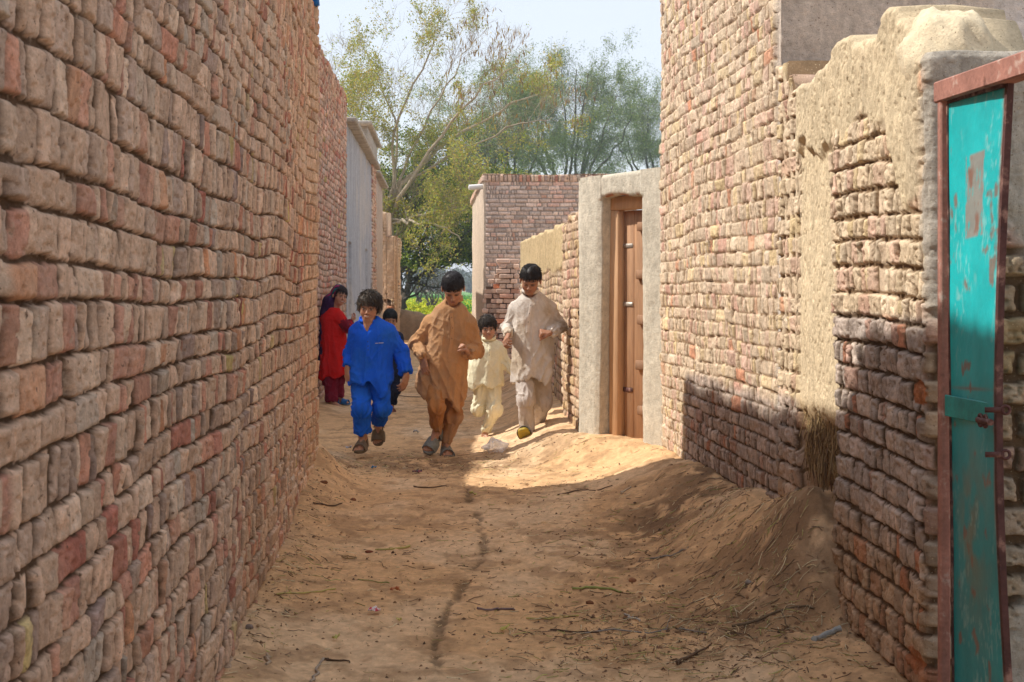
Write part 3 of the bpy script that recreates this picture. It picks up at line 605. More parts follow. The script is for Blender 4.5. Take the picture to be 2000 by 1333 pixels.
# 11 far brick building
fbld = empty('brick_building', (.4, 30.2, 0)); tag(fbld, 'flat roofed brown brick building at the far right end of the lane', 'building')
WF = (np.array([.235, .115]), np.array([.62, .38]))
def h_fb(U, V):
    B = bricks(U, V, seed=241, c=.083, pal=PAL_F, warp=.004, dust=.10, dustc=(.48, .38, .32), relief=.018, wid=WF, tall=0, gap=(.006, .006), wamp=.3, mort=(.36, .29, .24))
    B2 = bricks(U, V+.02, seed=243, c=.13, pal=PAL_L, warp=.004, dust=.1, relief=.02, wid=(np.array([.08]), np.array([1.])), tall=0, wamp=.3)
    h, c = mixh(B, B2, sstep(3.42, 3.43, V)); h = h + .03*sstep(3.42, 3.43, V)
    Pl = plaster(U, V, 245, (.60, .48, .37), .3, .02); m = sstep(7.98, 8.0, 8.9-U)*0 + (U < 8.75)*1.0
    h, c = mixh((h, c), Pl, m*(V < 3.43))
    return h, c
o = relief_wall('wall', [(-1.02, 38.9), (-.555, 30.2), (2.4, 30.2)], [.05, .015], .014, -.12, lambda u: 3.57+.01*np.sin(u*3), lambda U, V: h_fb(U, V), M_brick, side=-1, thick=.3, parent=fbld)
b = MB(); b.tube([(-.80, 31.2, 3.42), (-.95, 31.0, 3.42), (-1.0, 30.95, 3.40)], .045, n=12); 
M_pipe = material('white_plastic', (.75, .74, .72), rough=.4, bump=((40, .1, .001),), var=.08)
bb = MB(); bb.tube([(-.45, 30.55, 3.36), (-.86, 30.5, 3.33)], .055, n=14); bb.build('drain_pipe', M_pipe, fbld)
b = MB(); b.box((.05, 30.22, 2.03), (.07, .06, .07)); 
# 12 ruined stub of wall, stepped bricks
st_ = MB(); gx_at = lambda px, Y: (px-1000)/FPX*Y
M_brk2 = material('stub_brick', attr=True, rough=.95, spec=.08, bump=((70, .6, .006),), var=.15, vs=25)
r = np.random.default_rng(5)
for row in range(23):
    z = row*.078+.03
    for xa, xb, top, yy in ((gx_at(975, 24), gx_at(1012, 24), 23, 23.9), (gx_at(958, 24), gx_at(976, 24), 20, 24.02), (gx_at(944, 24), gx_at(959, 24), 17, 24.15)):
        if row >= top: continue
        x = xa - (.0 if row % 2 else .05) + (r.uniform(0, .06) if top < 23 else 0); first = row % 2
        while x < xb-.03:
            wl = min(.225 if (r.random() < .6) else .11, xb-x+.02); st_.box((x+wl/2, yy+r.uniform(-.02, .02), z), (wl-.010, .24, .068), bev=.010, jit=.004, col=pick(r.random(1), PAL_G)[0]*np.array([1.5, 1.35, 1.25])*r.uniform(.85, 1.15)); x += wl
st_.box((gx_at(990, 24), 24.0, .85), (.24, .2, 1.6), col=(.2, .14, .1)); st_.box((gx_at(962, 24), 24.12, .7), (.2, .16, 1.3), col=(.2, .14, .1))
o = st_.build('ruined_wall', M_brk2, None, smooth=False); tag(o, 'stepped stub of loose stacked bricks in front of the far brown building', 'ruined wall')
# ------------------------------------------------------------------ people: smooth solids meshed with surface nets
def smin(a, b, k):
    h = np.maximum(k-np.abs(a-b), 0)/k; return np.minimum(a, b) - h*h*k*.25
A3 = lambda p: np.array(tuple(p), float)
def rcone(a, b, r1, r2, cut0=None, cut1=None):
    a, b = A3(a), A3(b); L = b-a; l2 = L@L; m = max(r1, r2)
    def f(p):
        t = np.clip(((p-a)@L)/l2, 0, 1); d = np.linalg.norm(p-a-t[..., None]*L, axis=-1) - (r1+(r2-r1)*t)
        if cut1 is not None: d = np.maximum(d, ((p-b)@L)/math.sqrt(l2)-cut1)
        if cut0 is not None: d = np.maximum(d, -((p-a)@L)/math.sqrt(l2)-cut0)
        return d
    return f, np.minimum(a, b)-m, np.maximum(a, b)+m
def ell(c, r, M=None):
    c = A3(c); r = np.array(r, float); M = np.eye(3) if M is None else np.array(M)
    def f(p):
        q = (p-c)@M; k0 = np.linalg.norm(q/r, axis=-1); k1 = np.linalg.norm(q/(r*r), axis=-1)+1e-9; return k0*(k0-1)/k1
    R_ = float(r.max()); return f, c-R_, c+R_
def zsweep(keys, fold=0.0, nf=9, seed=0, hem=None, hollow=0.0):
    """stack of ellipses along z; keys rows z, cx, cy, rx, ry from top to bottom"""
    K = np.array(sorted(keys)); zz = np.linspace(K[0, 0], K[-1, 0], 200); G = [np.interp(zz, K[:, 0], K[:, i]) for i in range(1, 5)]
    ker = np.hanning(19); ker /= ker.sum(); G = [np.convolve(np.pad(g, 9, 'edge'), ker, 'valid') for g in G]
    z0, z1 = K[0, 0], K[-1, 0]
    def prm(z): return [np.interp(z, zz, g) for g in G]
    def f(p):
        x, y, z = p[..., 0], p[..., 1], p[..., 2]; cx, cy, rx, ry = prm(z)
        th = np.arctan2((y-cy)/ry, (x-cx)/rx); t = np.clip((z1-z)/(z1-z0), 0, 1)
        fl = 1+fold*sstep(.30, 1, t)*(np.sin(th*nf+2.5*vn(th*1.2+9, z*3, 0, seed)*3)+.6*np.sin(th*(nf*1.7)+z*6+seed))
        q = np.sqrt(((x-cx)/(rx*fl))**2+((y-cy)/(ry*fl))**2); d = (q-1)*np.minimum(rx, ry)*.9
        zb = z0 if hem is None else hem(x, y)
        if hollow: 
            din = (q-1)*np.minimum(rx, ry)*.9 + hollow; d = np.where(z < zb+.09, np.maximum(d, -din), d)
        return np.maximum(np.maximum(d, (zb-z)), z-z1)
    ex = K[:, 3].max()*(1+fold*2); ey = K[:, 4].max()*(1+fold*2)
    lo = np.array([K[:, 1].min()-ex, K[:, 2].min()-ey, z0-.08]); hi = np.array([K[:, 1].max()+ex, K[:, 2].max()+ey, z1])
    s = (f, lo, hi); return s, prm
def net(prims, vox, disp=None):
    """prims: (op, (f, lo, hi), k)"""
    lo = np.min([p[1][1] for p in prims if p[0] == '+'], axis=0)-3*vox; hi = np.max([p[1][2] for p in prims if p[0] == '+'], axis=0)+3*vox
    n = np.ceil((hi-lo)/vox).astype(int)+1; D = np.full(n, 1.0, np.float32)
    ax = [lo[i]+np.arange(n[i])*vox for i in range(3)]
    for op, (f, a, b), k in prims:
        m = .02+k; s = [slice(max(0, int((a[i]-m-lo[i])/vox)), min(n[i], int((b[i]+m-lo[i])/vox)+2)) for i in range(3)]
        if any(q.stop <= q.start for q in s): continue
        p = np.stack(np.meshgrid(ax[0][s[0]], ax[1][s[1]], ax[2][s[2]], indexing='ij'), -1); d = f(p).astype(np.float32); T = D[tuple(s)]
        if op == '+': D[tuple(s)] = smin(T, d, k) if k > 0 else np.minimum(T, d)
        else: D[tuple(s)] = -smin(-T, d, k)
    I = D < 0; c = [n[0]-1, n[1]-1, n[2]-1]
    acc = np.zeros((*c, 3), np.float32); cnt = np.zeros(c, np.float32)
    off = lambda arr, o: arr[o[0]:o[0]+c[0], o[1]:o[1]+c[1], o[2]:o[2]+c[2]]
    for axn in range(3):
        o1, o2 = [i for i in range(3) if i != axn]
        for q1 in (0, 1):
            for q2 in (0, 1):
                s = [0, 0, 0]; s[o1] = q1; s[o2] = q2; e = list(s); e[axn] = 1
                da, db = off(D, s), off(D, e); x = (da < 0) != (db < 0); t = np.where(x, da/np.where(x, da-db, 1), 0)
                acc[..., axn] += t; acc[..., o1] += x*q1; acc[..., o2] += x*q2; cnt += x
    m = cnt > 0; ids = np.full(c, -1, np.int64); ids[m] = np.arange(m.sum()); ijk = np.argwhere(m)
    V = lo + (ijk + acc[m]/cnt[m][:, None])*vox; F = []
    for axn in range(3):
        o1, o2 = (axn+1) % 3, (axn+2) % 3
        s = [slice(1, c[i]) for i in range(3)]; s[axn] = slice(0, c[axn]); e = [slice(1, c[i]) for i in range(3)]; e[axn] = slice(1, c[axn]+1)
        a, b = I[tuple(s)], I[tuple(e)]; x = np.argwhere(a != b); flip = a[tuple(x.T)]
        base_ = x + np.array([0 if i == axn else 1 for i in range(3)])
        def g(d1, d2):
            q = base_.copy(); q[:, o1] -= d1; q[:, o2] -= d2; return ids[tuple(q.T)]
        f = np.stack([g(1, 1), g(0, 1), g(0, 0), g(1, 0)], 1); f[~flip] = f[~flip][:, ::-1]; F.append(f)
    F = np.concatenate(F); F = F[(F >= 0).all(1)]
    # two light smoothing passes
    E = np.concatenate([F[:, [0, 1]], F[:, [1, 2]], F[:, [2, 3]], F[:, [3, 0]]])
    for q in range(2):
        S_ = np.zeros_like(V); N_ = np.zeros(len(V))
        np.add.at(S_, E[:, 0], V[E[:, 1]]); np.add.at(N_, E[:, 0], 1); V = V*.5 + .5*S_/np.maximum(N_, 1)[:, None]
    if disp is not None:
        nrm = np.zeros_like(V); fn = np.cross(V[F[:, 2]]-V[F[:, 0]], V[F[:, 3]]-V[F[:, 1]])
        for q in range(4): np.add.at(nrm, F[:, q], fn)
        nrm /= np.linalg.norm(nrm, axis=1)[:, None]+1e-12; V = V + nrm*disp(V, nrm)[:, None]
    return V, F
def rot_ypr(yaw, pitch, roll):      # local: x to the person's left (picture right), -y forward, z up
    return (Matrix.Rotation(R(yaw), 3, 'Z') @ Matrix.Rotation(R(pitch), 3, 'X') @ Matrix.Rotation(R(roll), 3, 'Y'))
def unit(v): v = A3(v); return v/(np.linalg.norm(v)+1e-9)
def hand_prims(wr, d, pn, thumb, s=1.0, curl=.5, spread=.0):
    """d along the hand, pn the way the palm faces, thumb +1/-1: which side the thumb is on (cross(d, pn))"""
    wr = A3(wr); d = unit(d); pn = A3(pn); pn = unit(pn-d*(pn@d)); sd = np.cross(d, pn)*thumb; out = []
    kn = []
    for i, (o, l) in enumerate(((.026, .062), (.009, .070), (-.008, .065), (-.024, .050))):
        k = wr + d*(.072-.003*abs(i-1))*s + sd*o*s; kn.append(k)
        out.append(('+', rcone(wr+sd*o*.45*s+d*.006, k, .0125*s, .0095*s), .010))
        a = k; ang = 0.0; dd_ = d
        for j, (fr, r1, r2) in enumerate(((.46, .0088, .0080), (.30, .0080, .0072), (.24, .0072, .0060))):
            ang += curl*(1.25 if j == 0 else 1.45)*(1+.12*i-.1); v = d*math.cos(ang)+pn*math.sin(ang)+sd*(1.5-i)*spread*.08
            b = a + unit(v)*l*fr*s*1.0; out.append(('+', rcone(a, b, r1*s, r2*s), .003)); a = b
    b0 = wr+sd*.020*s+d*.018*s; t1 = b0 + (sd*.55+d*.75+pn*.35)*.034*s; t2 = t1+unit(d*.8+pn*(.3+.8*curl)+sd*(.15-.5*curl))*.028*s; t3 = t2+unit(d*.6+pn*(.3+1.0*curl)-sd*.5*curl)*.022*s
    out += [('+', rcone(b0, t1, .0135*s, .0105*s), .010), ('+', rcone(t1, t2, .0098*s, .0088*s), .003), ('+', rcone(t2, t3, .0088*s, .0070*s), .003)]
    return out
def foot_prims(an, fwd, up, s=1.0):
    an = A3(an); f = unit(fwd); u = A3(up); u = unit(u-f*(u@f)); l = np.cross(f, u)
    he = an-f*.032*s-u*.048*s; ba = an+f*.105*s-u*.056*s
    out = [('+', rcone(an, he, .030*s, .027*s), .02), ('+', rcone(an+f*.01*s-u*.01*s, ba+u*.008*s, .029*s, .020*s), .02), ('+', rcone(he, ba, .025*s, .022*s), .02),
           ('+', rcone(ba-l*.024*s, ba+l*.024*s, .015*s, .015*s), .012)]
    for i, (o, L_, r_) in enumerate(((.030, .040, .0105), (.013, .042, .0082), (-.001, .038, .0078), (-.014, .032, .0072), (-.026, .024, .0068))):
        out.append(('+', rcone(ba+l*o*s*.8, ba+l*o*s+f*L_*s-u*.006*s, r_*s, r_*s*.95), .004))
    return out
def sandal(name, an, fwd, up, s, mat, parent, bands=((.022, .060), (.085, .150)), cols=((.20, .18, .15), (.16, .14, .12))):
    an = A3(an); f = unit(fwd); u = A3(up); u = unit(u-f*(u@f)); l = np.cross(f, u); M = np.stack([f, l, u], 1)
    o = an-f*.062*s-u*.079*s                                        # under the heel
    L_ = .225*s; wf = lambda a: (.029+.015*sstep(.05, .17, a/s)-.0*a)*s*np.sqrt(np.clip(1-((a-L_/2)/(L_/2*1.02))**6, .02, 1))
    def fs(p):
        q = (p-o)@M; a, b, c = q[..., 0], q[..., 1], q[..., 2]; w_ = wf(np.clip(a, 0, L_))
        return np.maximum(np.maximum(np.abs(b)-w_, np.abs(c-.004)-.012*s), np.abs(a-L_/2)-L_/2)
    lo, hi = o-.26*s, o+.26*s
    v, F = net([('+', (fs, lo, hi), 0)], .0045)
    so_ = mesh_np('sandal', v, F, mat[0], parent, np.array(cols[0])*np.ones((len(v), 3)))
    def fb(p):
        q = (p-o)@M; a, b, c = q[..., 0], q[..., 1], q[..., 2]; w_ = wf(np.clip(a, 0, L_))*1.0+.007; h_ = (.106-.030*sstep(.03, .10, a/s)-.022*sstep(.09, .17, a/s))*s
        q_ = (np.sqrt((b/w_)**2+(np.maximum(c, 0)/h_)**2)-1)*np.minimum(w_, h_); d = np.abs(q_)-.0042
        bd = np.full(a.shape, 1.0)
        for x0, x1 in bands: bd = np.minimum(bd, np.abs(a-(x0+x1)/2*s*1.25-.01)-(x1-x0)/2*s*1.25)
        return np.maximum(np.maximum(d, bd), -c)
    v, F = net([('+', (fb, lo, hi), 0)], .0036); mesh_np('strap', v, F, mat[1], so_, np.array(cols[1])*np.ones((len(v), 3)))
    return so_
def ridge(n): return (1-np.abs(2*n-1))
def cloth_disp(segs, amp=.008, seed=0, dirx=1.0, fall=1.0):
    segs = [(A3(a), A3(b), r) for a, b, r in segs]
    def cr(n, p=2.2): return ridge(n)**p
    def f(V, N):
        x, y, z = V.T; wv = .05*(fbm(x*6, y*6, z*6, seed, 2)-.5); zb = (z.max()-z)/(z.max()-z.min()+1e-6)
        a1 = cr(vn((x+wv)*13+dirx*z*6, y*6, (z+wv)*3.5, seed+1)); a2 = cr(vn((x-wv)*22-dirx*z*16, y*12, z*8+x*6, seed+2), 3); a3 = cr(vn((x+wv)*5+dirx*z*16, y*6, z*5-x*7, seed+3), 3); a4 = cr(vn((x-wv)*27, y*27, z*3.5+x*3, seed+4))
        tor = amp*fall*(1.5*(a1-.35)*(.25+.9*zb) + .45*(a2-.25) + .35*(a3-.25) + 1.0*(a4-.35)*(.35+zb))
        best = np.full(len(V), 9.0); lim = np.zeros(len(V))
        for a, b, r in segs:
            L = b-a; l = np.linalg.norm(L); t = np.clip(((V-a)@L)/(l*l), 0, 1); pr = V-a-t[:, None]*L; d = np.linalg.norm(pr, axis=1)-r
            e1 = unit(np.cross(L, (0, 1, .2))); e2 = np.cross(unit(L), e1); th = np.arctan2(pr@e1, pr@e2); tt = t*l+wv
            g = 1.3*(cr(vn(tt*24+1.6*np.sin(th+seed), np.sin(th)*1.2+9, np.cos(th), seed+5))-.3)*(.35+.65*sstep(.2, 1, t)) + .9*(cr(vn(tt*8+th*.5, np.sin(th)*2.1+5, np.cos(th)*2, seed+6))-.3); g = amp*1.1*g
            k = d < best; lim = np.where(k, g, lim); best = np.where(k, d, best)
        m = sstep(.03, .0, best)
        return tor*(1-m)+lim*m
    return f
def head_prims(c, M, s, ears=True, smile=0.0):
    c = A3(c); M = np.array(M); W = lambda x, y, z: c + M@(np.array([x, y, z])*s); e = lambda p, r: ell(W(*p), np.array(r)*s, M); out = []
    A = lambda p, r, k: out.append(('+', e(p, r), k*s))
    A((0, .014, .026), (.071, .086, .076), .02); A((0, -.026, -.030), (.055, .056, .070), .03); A((0, -.050, -.083), (.028, .026, .020), .03)
    A((.031, -.050, -.036), (.022, .020, .022), .02); A((-.031, -.050, -.036), (.022, .020, .022), .02)
    A((0, -.074, .013), (.044, .012, .009), .014)
    for q in (1, -1): out.append(('-', e((.027*q, -.090, -.006), (.015, .010, .009)), .010*s))
    for q in (1, -1): A((.027*q, -.0735, -.007), (.0125, .0105, .0095), .003)
    out.append(('+', rcone(W(0, -.080, -.002), W(0, -.098, -.031), .0065*s, .0115*s), .008*s))
    for q in (1, -1): A((.0105*q, -.090, -.034), (.0075, .009, .0065), .004)
    A((0, -.081, -.057), (.020+.006*smile, .010, .0055), .004); A((0, -.079, -.066), (.018+.004*smile, .010, .0060), .004)
    if ears:
        for q in (1, -1): A((.076*q, .012, -.012), (.009, .018, .029), .004)
    return out, W
def skin_paint(V, c, M, s, tone, smile=0.0):
    q = (V-A3(c))@np.array(M)/s; x, y, z = q.T; t = np.array(tone)
    C_ = t*(.88+.24*fbm(V[:, 0]*60, V[:, 1]*60, V[:, 2]*60, 3, 3))[:, None]
    H_ = (np.abs(x) < .075)*(y < -.03)*(np.abs(z) < .12)
    def put(w_, col): 
        nonlocal C_; w_ = np.clip(w_*H_, 0, 1)[:, None]; C_ = C_*(1-w_)+np.array(col)*w_
    ax = np.abs(x)
    put(.35*np.exp(-(((ax-.035)/.016)**2+((z+.035)/.016)**2)), t*np.array([1.35, .95, .85]))
    put(np.exp(-((ax-.028)/.019)**4-((z-.0185-.004*np.cos((ax-.032)*60))/.0032)**2)*.85, (.02, .013, .01))
    put(np.exp(-((ax-.027)/.0135)**4-((z+.0055)/.0048)**4)*.75, (.40, .33, .29) if smile >= 0 else t*.7)
    put(np.exp(-((ax-.027)/.0058)**4-((z+.0055)/.0062)**4)*1.0*(smile >= 0), (.012, .008, .006))
    put(np.exp(-((ax-.027)/.0165)**4-((z-.0015)/.0028)**2)*.95, (.015, .01, .01))
    put(np.exp(-((ax-.027)/.0155)**4-((z+.0125)/.0022)**2)*.5, t*.35)
    if smile < 0: put(np.exp(-((ax-.027)/.0165)**4-((z+.007)/.0038)**2)*.95, (.02, .012, .01))
    sw = .004*max(smile, 0); zc = z - sw*(ax/.02)**2*1.6
    put(np.exp(-(ax/(.022+.005*max(smile, 0)))**6-((zc+.0615)/.0090)**4)*.55, t*np.array([.95, .62, .62]))
    if smile > .3: put(np.exp(-(ax/(.017*smile+.002))**6-((zc+.0600)/.0030)**4)*.9, (.80, .74, .66))
    put(np.exp(-(ax/(.021+.005*max(smile, 0)))**6-((zc+.0612-(.004 if smile > .3 else 0))/.0014)**2)*.8, (.06, .02, .018))
    put(np.exp(-(((ax-.006)/.0035)**2+((z+.0395)/.002)**2))*.8, (.05, .02, .015))  # nostril shadow painted into the skin colour
    put(np.exp(-(((ax-.027)/.02)**2+((z-.004)/.013)**2))*.25, t*.5)
    return C_
M_skin = material('skin', attr=True, rough=.55, spec=.35, bump=((260, .15, .001),), var=.06, vs=30, sub=.12)
M_hair = material('hair', attr=True, rough=.55, spec=.3, bump=((300, .3, .001),), var=.15, vs=60)
def cloth_mat(name, rough=.85): return material(name, attr=True, rough=rough, spec=.15, bump=((16, .30, .03), (45, .25, .010), (900, .35, .0006)), var=.07, vs=9)
M_cloth = cloth_mat('cotton_cloth')
M_rub = material('rubber_sole', attr=True, rough=.6, spec=.3, bump=((80, .3, .002),), var=.2, vs=40)
M_thr = material('stitched_cloth', attr=True, rough=.8, bump=((300, .4, .001),), var=.1)
def hair_mesh(c, M, s, seed, parent, L=.05, n=900, col=(.022, .015, .012), fringe=.045, puff=.010, lowback=-.05, part=0.0, side=-.02, curl=0.0, sweep=0.0, lump_=.006):
    """a cap over the skull plus many tapering locks"""
    c = A3(c); M = np.array(M); r = np.random.default_rng(seed)
    def W(q): return c + (np.asarray(q)*s)@M.T
    def cap(p):
        q = (p-c)@M/s; x, y, z = q[..., 0], q[..., 1], q[..., 2]; rr = np.array([.071+puff*.6, .086+puff, .076+puff*1.5]); k = q-np.array([0, .014, .026])
        k0 = np.linalg.norm(k/rr, axis=-1); d = (k0-1)*.075
        hl = np.where(y < 0, fringe+(y+.08)*-.1, np.interp(y, [-.03, .02, .09], [side, side-.02, lowback]))
        hl = np.interp(y, [-.095, -.045, -.02, .03, .09], [fringe, fringe-.012, side+.012, side-.012, lowback])
        d = d + .004*(fbm(x*50, y*30, z*50, seed, 2)-.5) - lump_*(vn(x*30+9, y*30+9, z*30+9, seed+1)-.35)
        return np.maximum(d, (hl-z)*.8)*s
    V, F = net([('+', (cap, c-.14*s, c+.14*s), 0)], .0055)
    C_ = np.array(col)*(.7+.6*r.random(len(V)))[:, None]; mb = MB(); mb.add(V, F, C_)
    crown = np.array([part, .045, .085])
    for i in range(n):
        u = r.normal(size=3); u /= np.linalg.norm(u); q = np.array([0, .014, .026])+u*np.array([.071+puff*.6, .086+puff, .076+puff*1.5])*.985
        hl = np.interp(q[1], [-.095, -.045, -.02, .03, .09], [fringe, fringe-.012, side+.012, side-.012, lowback])
        if q[2] < hl+.004: continue
        nrm = u; fl = q-crown; fl = fl - nrm*(fl@nrm); fl /= np.linalg.norm(fl)+1e-6
        fl = fl + np.array([sweep, -.35, -.25]) + r.normal(size=3)*.45; fl = fl-nrm*(fl@nrm)*.9; fl /= np.linalg.norm(fl)+1e-6
        ll = L*(.55+.7*r.random()); m = 4; pts = []; p = q.copy(); d_ = fl+nrm*(.20+curl*.9*r.random())
        for k in range(m+1):
            pts.append(p.copy()); p = p + d_/np.linalg.norm(d_)*ll/m; d_ = d_ + fl*.35 - nrm*.22 + np.array([0, 0, -.22])+r.normal(size=3)*(.10+curl*.5)
            k_ = p-np.array([0, .014, .026]); kk = np.linalg.norm(k_/np.array([.073+puff*.6, .088+puff, .078+puff*1.5]))
            if kk < 1 and p[2] > hl-.01: p = np.array([0, .014, .026])+k_/kk
        wd = (.0017+.0016*r.random())*np.array([1, 1, .85, .6, .12]); cl = np.array(col)*(.5+1.3*r.random()**2)
        mb.tube(W(np.array(pts)), wd*s, n=3, col=cl, cap=False)
    return mb.build('hair', M_hair, parent)
def person(S):
    """S: plan of one child, all joints given as points in the lane"""
    Y = S['Y']; J = lambda px, py, dy=0.0: P(px, py, Y+dy)
    ppm = FPX/Y; foot0 = S['root']; rt = empty('person', tuple(foot0)); tag(rt, S['label'], 'person', S.get('group'))
    hc = J(*S['head'][:3]); s = S['head'][6]; Mh = np.array(rot_ypr(S['head'][3], S['head'][4], S['head'][5]))
    sm = S.get('smile', 0)
    pr, W = head_prims(hc, Mh, s, smile=max(sm, 0)); chest = J(*S['chest']); pel = J(*S['pelvis'])
    body = list(pr); body.append(('+', rcone(W(0, .018, -.05), chest+Vector((0, 0, .03)), .041*s, .046*s), .03))
    shs = []
    body.append(('+', rcone(chest, pel, .085, .085), .03))
    sleeve = []; seg = []
    for a in S['arms']:
        sh, el, wr = J(*a['sh']), J(*a['el']), J(*a['wr']); shs.append(sh)
        body += [('+', rcone(chest, sh, .05, .038), .03), ('+', rcone(sh, el, .036, .029), .02), ('+', rcone(el, wr, .028, .0195), .015)]
        if a.get('hand', True): body += hand_prims(wr, a['d'], a['pn'], a.get('thumb', 1), S.get('hs', 1.0), a.get('curl', .4), a.get('spread', .2))
        r0, r1, r2 = a.get('r', (.062, .058, .045)); cu = a.get('cut', .015)
        wr2 = A3(wr)-unit(A3(wr)-A3(el))*a.get('back', .02)
        sleeve += [('+', rcone(sh, el, r0, r1), .035), ('+', rcone(el, wr2, r1, r2, cut1=cu), .02)]
        seg += [(sh, el, r0), (el, wr2, r1)]
    tr = [('+', ell(A3(pel), (S.get('pw', .10), .09, .10)), .02)]; tseg = []
    for L_ in S['legs']:
        hp, kn, an = J(*L_['hip']), J(*L_['kn']), J(*L_['an'])
        body += [('+', rcone(hp, kn, .060, .045), .03), ('+', rcone(kn, an, .042, .024), .02)]
        if L_.get('foot', True): body += foot_prims(an, L_['fwd'], L_['up'], S.get('fs', .95))
        r0, r1, r2 = L_.get('r', (.095, .075, .062)); e = A3(an)-unit(A3(an)-A3(kn))*L_.get('back', .03)
        tr += [('+', rcone(hp, kn, r0, r1), .03), ('+', rcone(kn, e, r1, r2, cut1=.004), .03)]; tseg += [(hp, kn, r0), (kn, e, r1)]
        if L_.get('inner'): pass
    if S.get('open'):
        a_ = A3(J(*S['open'])); n_ = A3(W(0, .005, -.088)); body += [('+', rcone(n_+np.array([0, -.045, -.01]), a_+np.array([0, -.075, 0]), .036, .030), .02)]
    V, F = net(body, .0045); C_ = skin_paint(V, hc, Mh, s, S.get('tone', (.30, .155, .095)), sm)
    mesh_np('body', V, F, M_skin, rt, C_)
    hs_ = dict(S.get('hair', {})); hair_mesh(hc, Mh, s, S['seed'], rt, **hs_)
    # kurta
    keys = []
    for py, cx, hw, ry in S['kurta']:
        p = J(cx, py, S.get('kdy', 0.0)); keys.append((p.z, p.x, p.y, hw/ppm, ry))
    hx = S['hem']; hX = [(q[0]-1000)/FPX*Y for q in hx]; hZ = [EYE-(q[1]-HOR)/FPX*Y for q in hx]
    hem = lambda x, y: np.interp(x, hX, hZ) + .02*np.sin(x*40+S['seed']) - .05*sstep(Y, Y+.12, y)*0
    keys = sorted(keys); keys[0] = (min(hZ)-.03,) + keys[0][1:]
    zs, prm = zsweep(keys, fold=S.get('fold', .045), nf=S.get('nf', 7), seed=S['seed'], hem=hem, hollow=.016)
    kp = [('+', zs, 0)] + [(o_, f_, k_ if o_ == '+' else k_) for o_, f_, k_ in sleeve]
    for sh in shs: kp.append(('+', rcone((A3(chest)+A3(sh))/2+np.array([0, 0, .0]), sh, S.get('yoke', .058), S.get('shr', .060)), .04))
    nk = W(0, .005, -.088); kp.append(('-', rcone(A3(nk)+np.array([0, 0, .06]), A3(nk)-np.array([0, .006, .0]), .060*s, .050*s), .008))
    kp.append(('-', ell(W(0, -.045, -.045), np.array([.066, .075, .082])*s, Mh), .012))
    if S.get('open'):
        a_ = J(*S['open']); kp.append(('-', rcone(A3(nk)+np.array([0, -.10, .0]), A3(a_)+np.array([0, -.13, 0]), .050, .012), .006))
    V, F = net(kp, .0065, cloth_disp(seg, S.get('amp', .010), S['seed']*7, S.get('dirx', 1)))
    kc = np.array(S['kcol']); C_ = kc*(.84+.32*fbm(V[:, 0]*6, V[:, 1]*6, V[:, 2]*6, S['seed'], 3))[:, None]
    for col, th_, amt in S.get('stain', ()):
        k = (amt*sstep(th_, th_+.16, fbm(V[:, 0]*5+S['seed'], V[:, 1]*5, V[:, 2]*4, S['seed']+5, 4)))[:, None]; C_ = C_*(1-k)+np.array(col)*k
    kur = mesh_np(S.get('kname', 'kurta'), V, F, M_cloth, rt, C_)
    def front(px, py, off=.0):        # a point on the front of the kurta
        p = J(px, py); cx, cy, rx, ry = [float(v) for v in prm(p.z)]; q = max(0, 1-((p.x-cx)/rx)**2); return np.array([p.x, cy-ry*math.sqrt(q)-off, p.z])
    from mathutils.bvhtree import BVHTree
    bv = BVHTree.FromPolygons([Vector(v) for v in V.tolist()], F.tolist())
    def onto(px, py, off):
        o_ = Vector((0, 0, EYE)); t_ = P(px, py, Y); d_ = (t_-o_).normalized(); h_ = bv.ray_cast(o_+d_*(Y-1.5), d_)
        return (np.array(h_[0])-np.array(d_)*off) if h_[0] is not None else front(px, py, off)
    # collar ring and placket
    if S.get('collar', True):
        mb = MB(); th = np.linspace(0, 2*np.pi, 28, endpoint=True); cc_ = A3(W(0, .008, -.095)); e1 = unit(Mh[:, 0]*np.array([1, 1, .3])); fw = np.array([0, -1.0, -.28]); fw = unit(fw - e1*(fw@e1))
        ring = [cc_+e1*math.sin(t)*.061*s-fw*math.cos(t)*.060*s for t in th if not (S.get('open') and abs(t-np.pi) < .5)]
        if S.get('open'): ring = [cc_+e1*math.sin(t)*.066*s-fw*math.cos(t)*.064*s for t in np.linspace(np.pi+.55, 3*np.pi-.55, 26)]
        hgt = .028
        rg = np.array(ring); up = np.array([0, .0, 1]); n_ = len(rg); Vc = np.concatenate([rg-up*.014, rg+up*(hgt-.014)+ (cc_-rg)*.06, rg+up*(hgt-.012)-(cc_-rg)*.07*-1*.0 - (cc_-rg)*.05, rg-up*.016-(cc_-rg)*.10]); Fc = []
        for lay in range(3):
            for q in range(n_-1): Fc.append([lay*n_+q, lay*n_+q+1, (lay+1)*n_+q+1, (lay+1)*n_+q])
        for q in range(n_-1): Fc.append([3*n_+q, 3*n_+q+1, q+1, q])
        mb.add(Vc, Fc, kc*1.05); mb.build('collar', M_cloth, rt)
    if S.get('placket'):
        pts = S['placket']; n_ = 30; t = np.linspace(0, 1, n_); px = np.interp(t, np.linspace(0, 1, len(pts)), [q[0] for q in pts]); py = np.interp(t, np.linspace(0, 1, len(pts)), [q[1] for q in pts])
        mb = MB(); rows = [[onto(a+w_*ppm*.0+w_*ppm, b_, .0035+ (0 if abs(w_) > .012 else .002)) for w_ in (-.014, -.005, .005, .014)] for a, b_ in zip(px, py)]; rows = np.array(rows)
        ys_ = rows[:, :, 1]; ker = np.ones(5)/5; rows[:, :, 1] = np.stack([np.convolve(np.pad(ys_[:, q], 2, 'edge'), ker, 'valid') for q in range(4)], 1)-.002
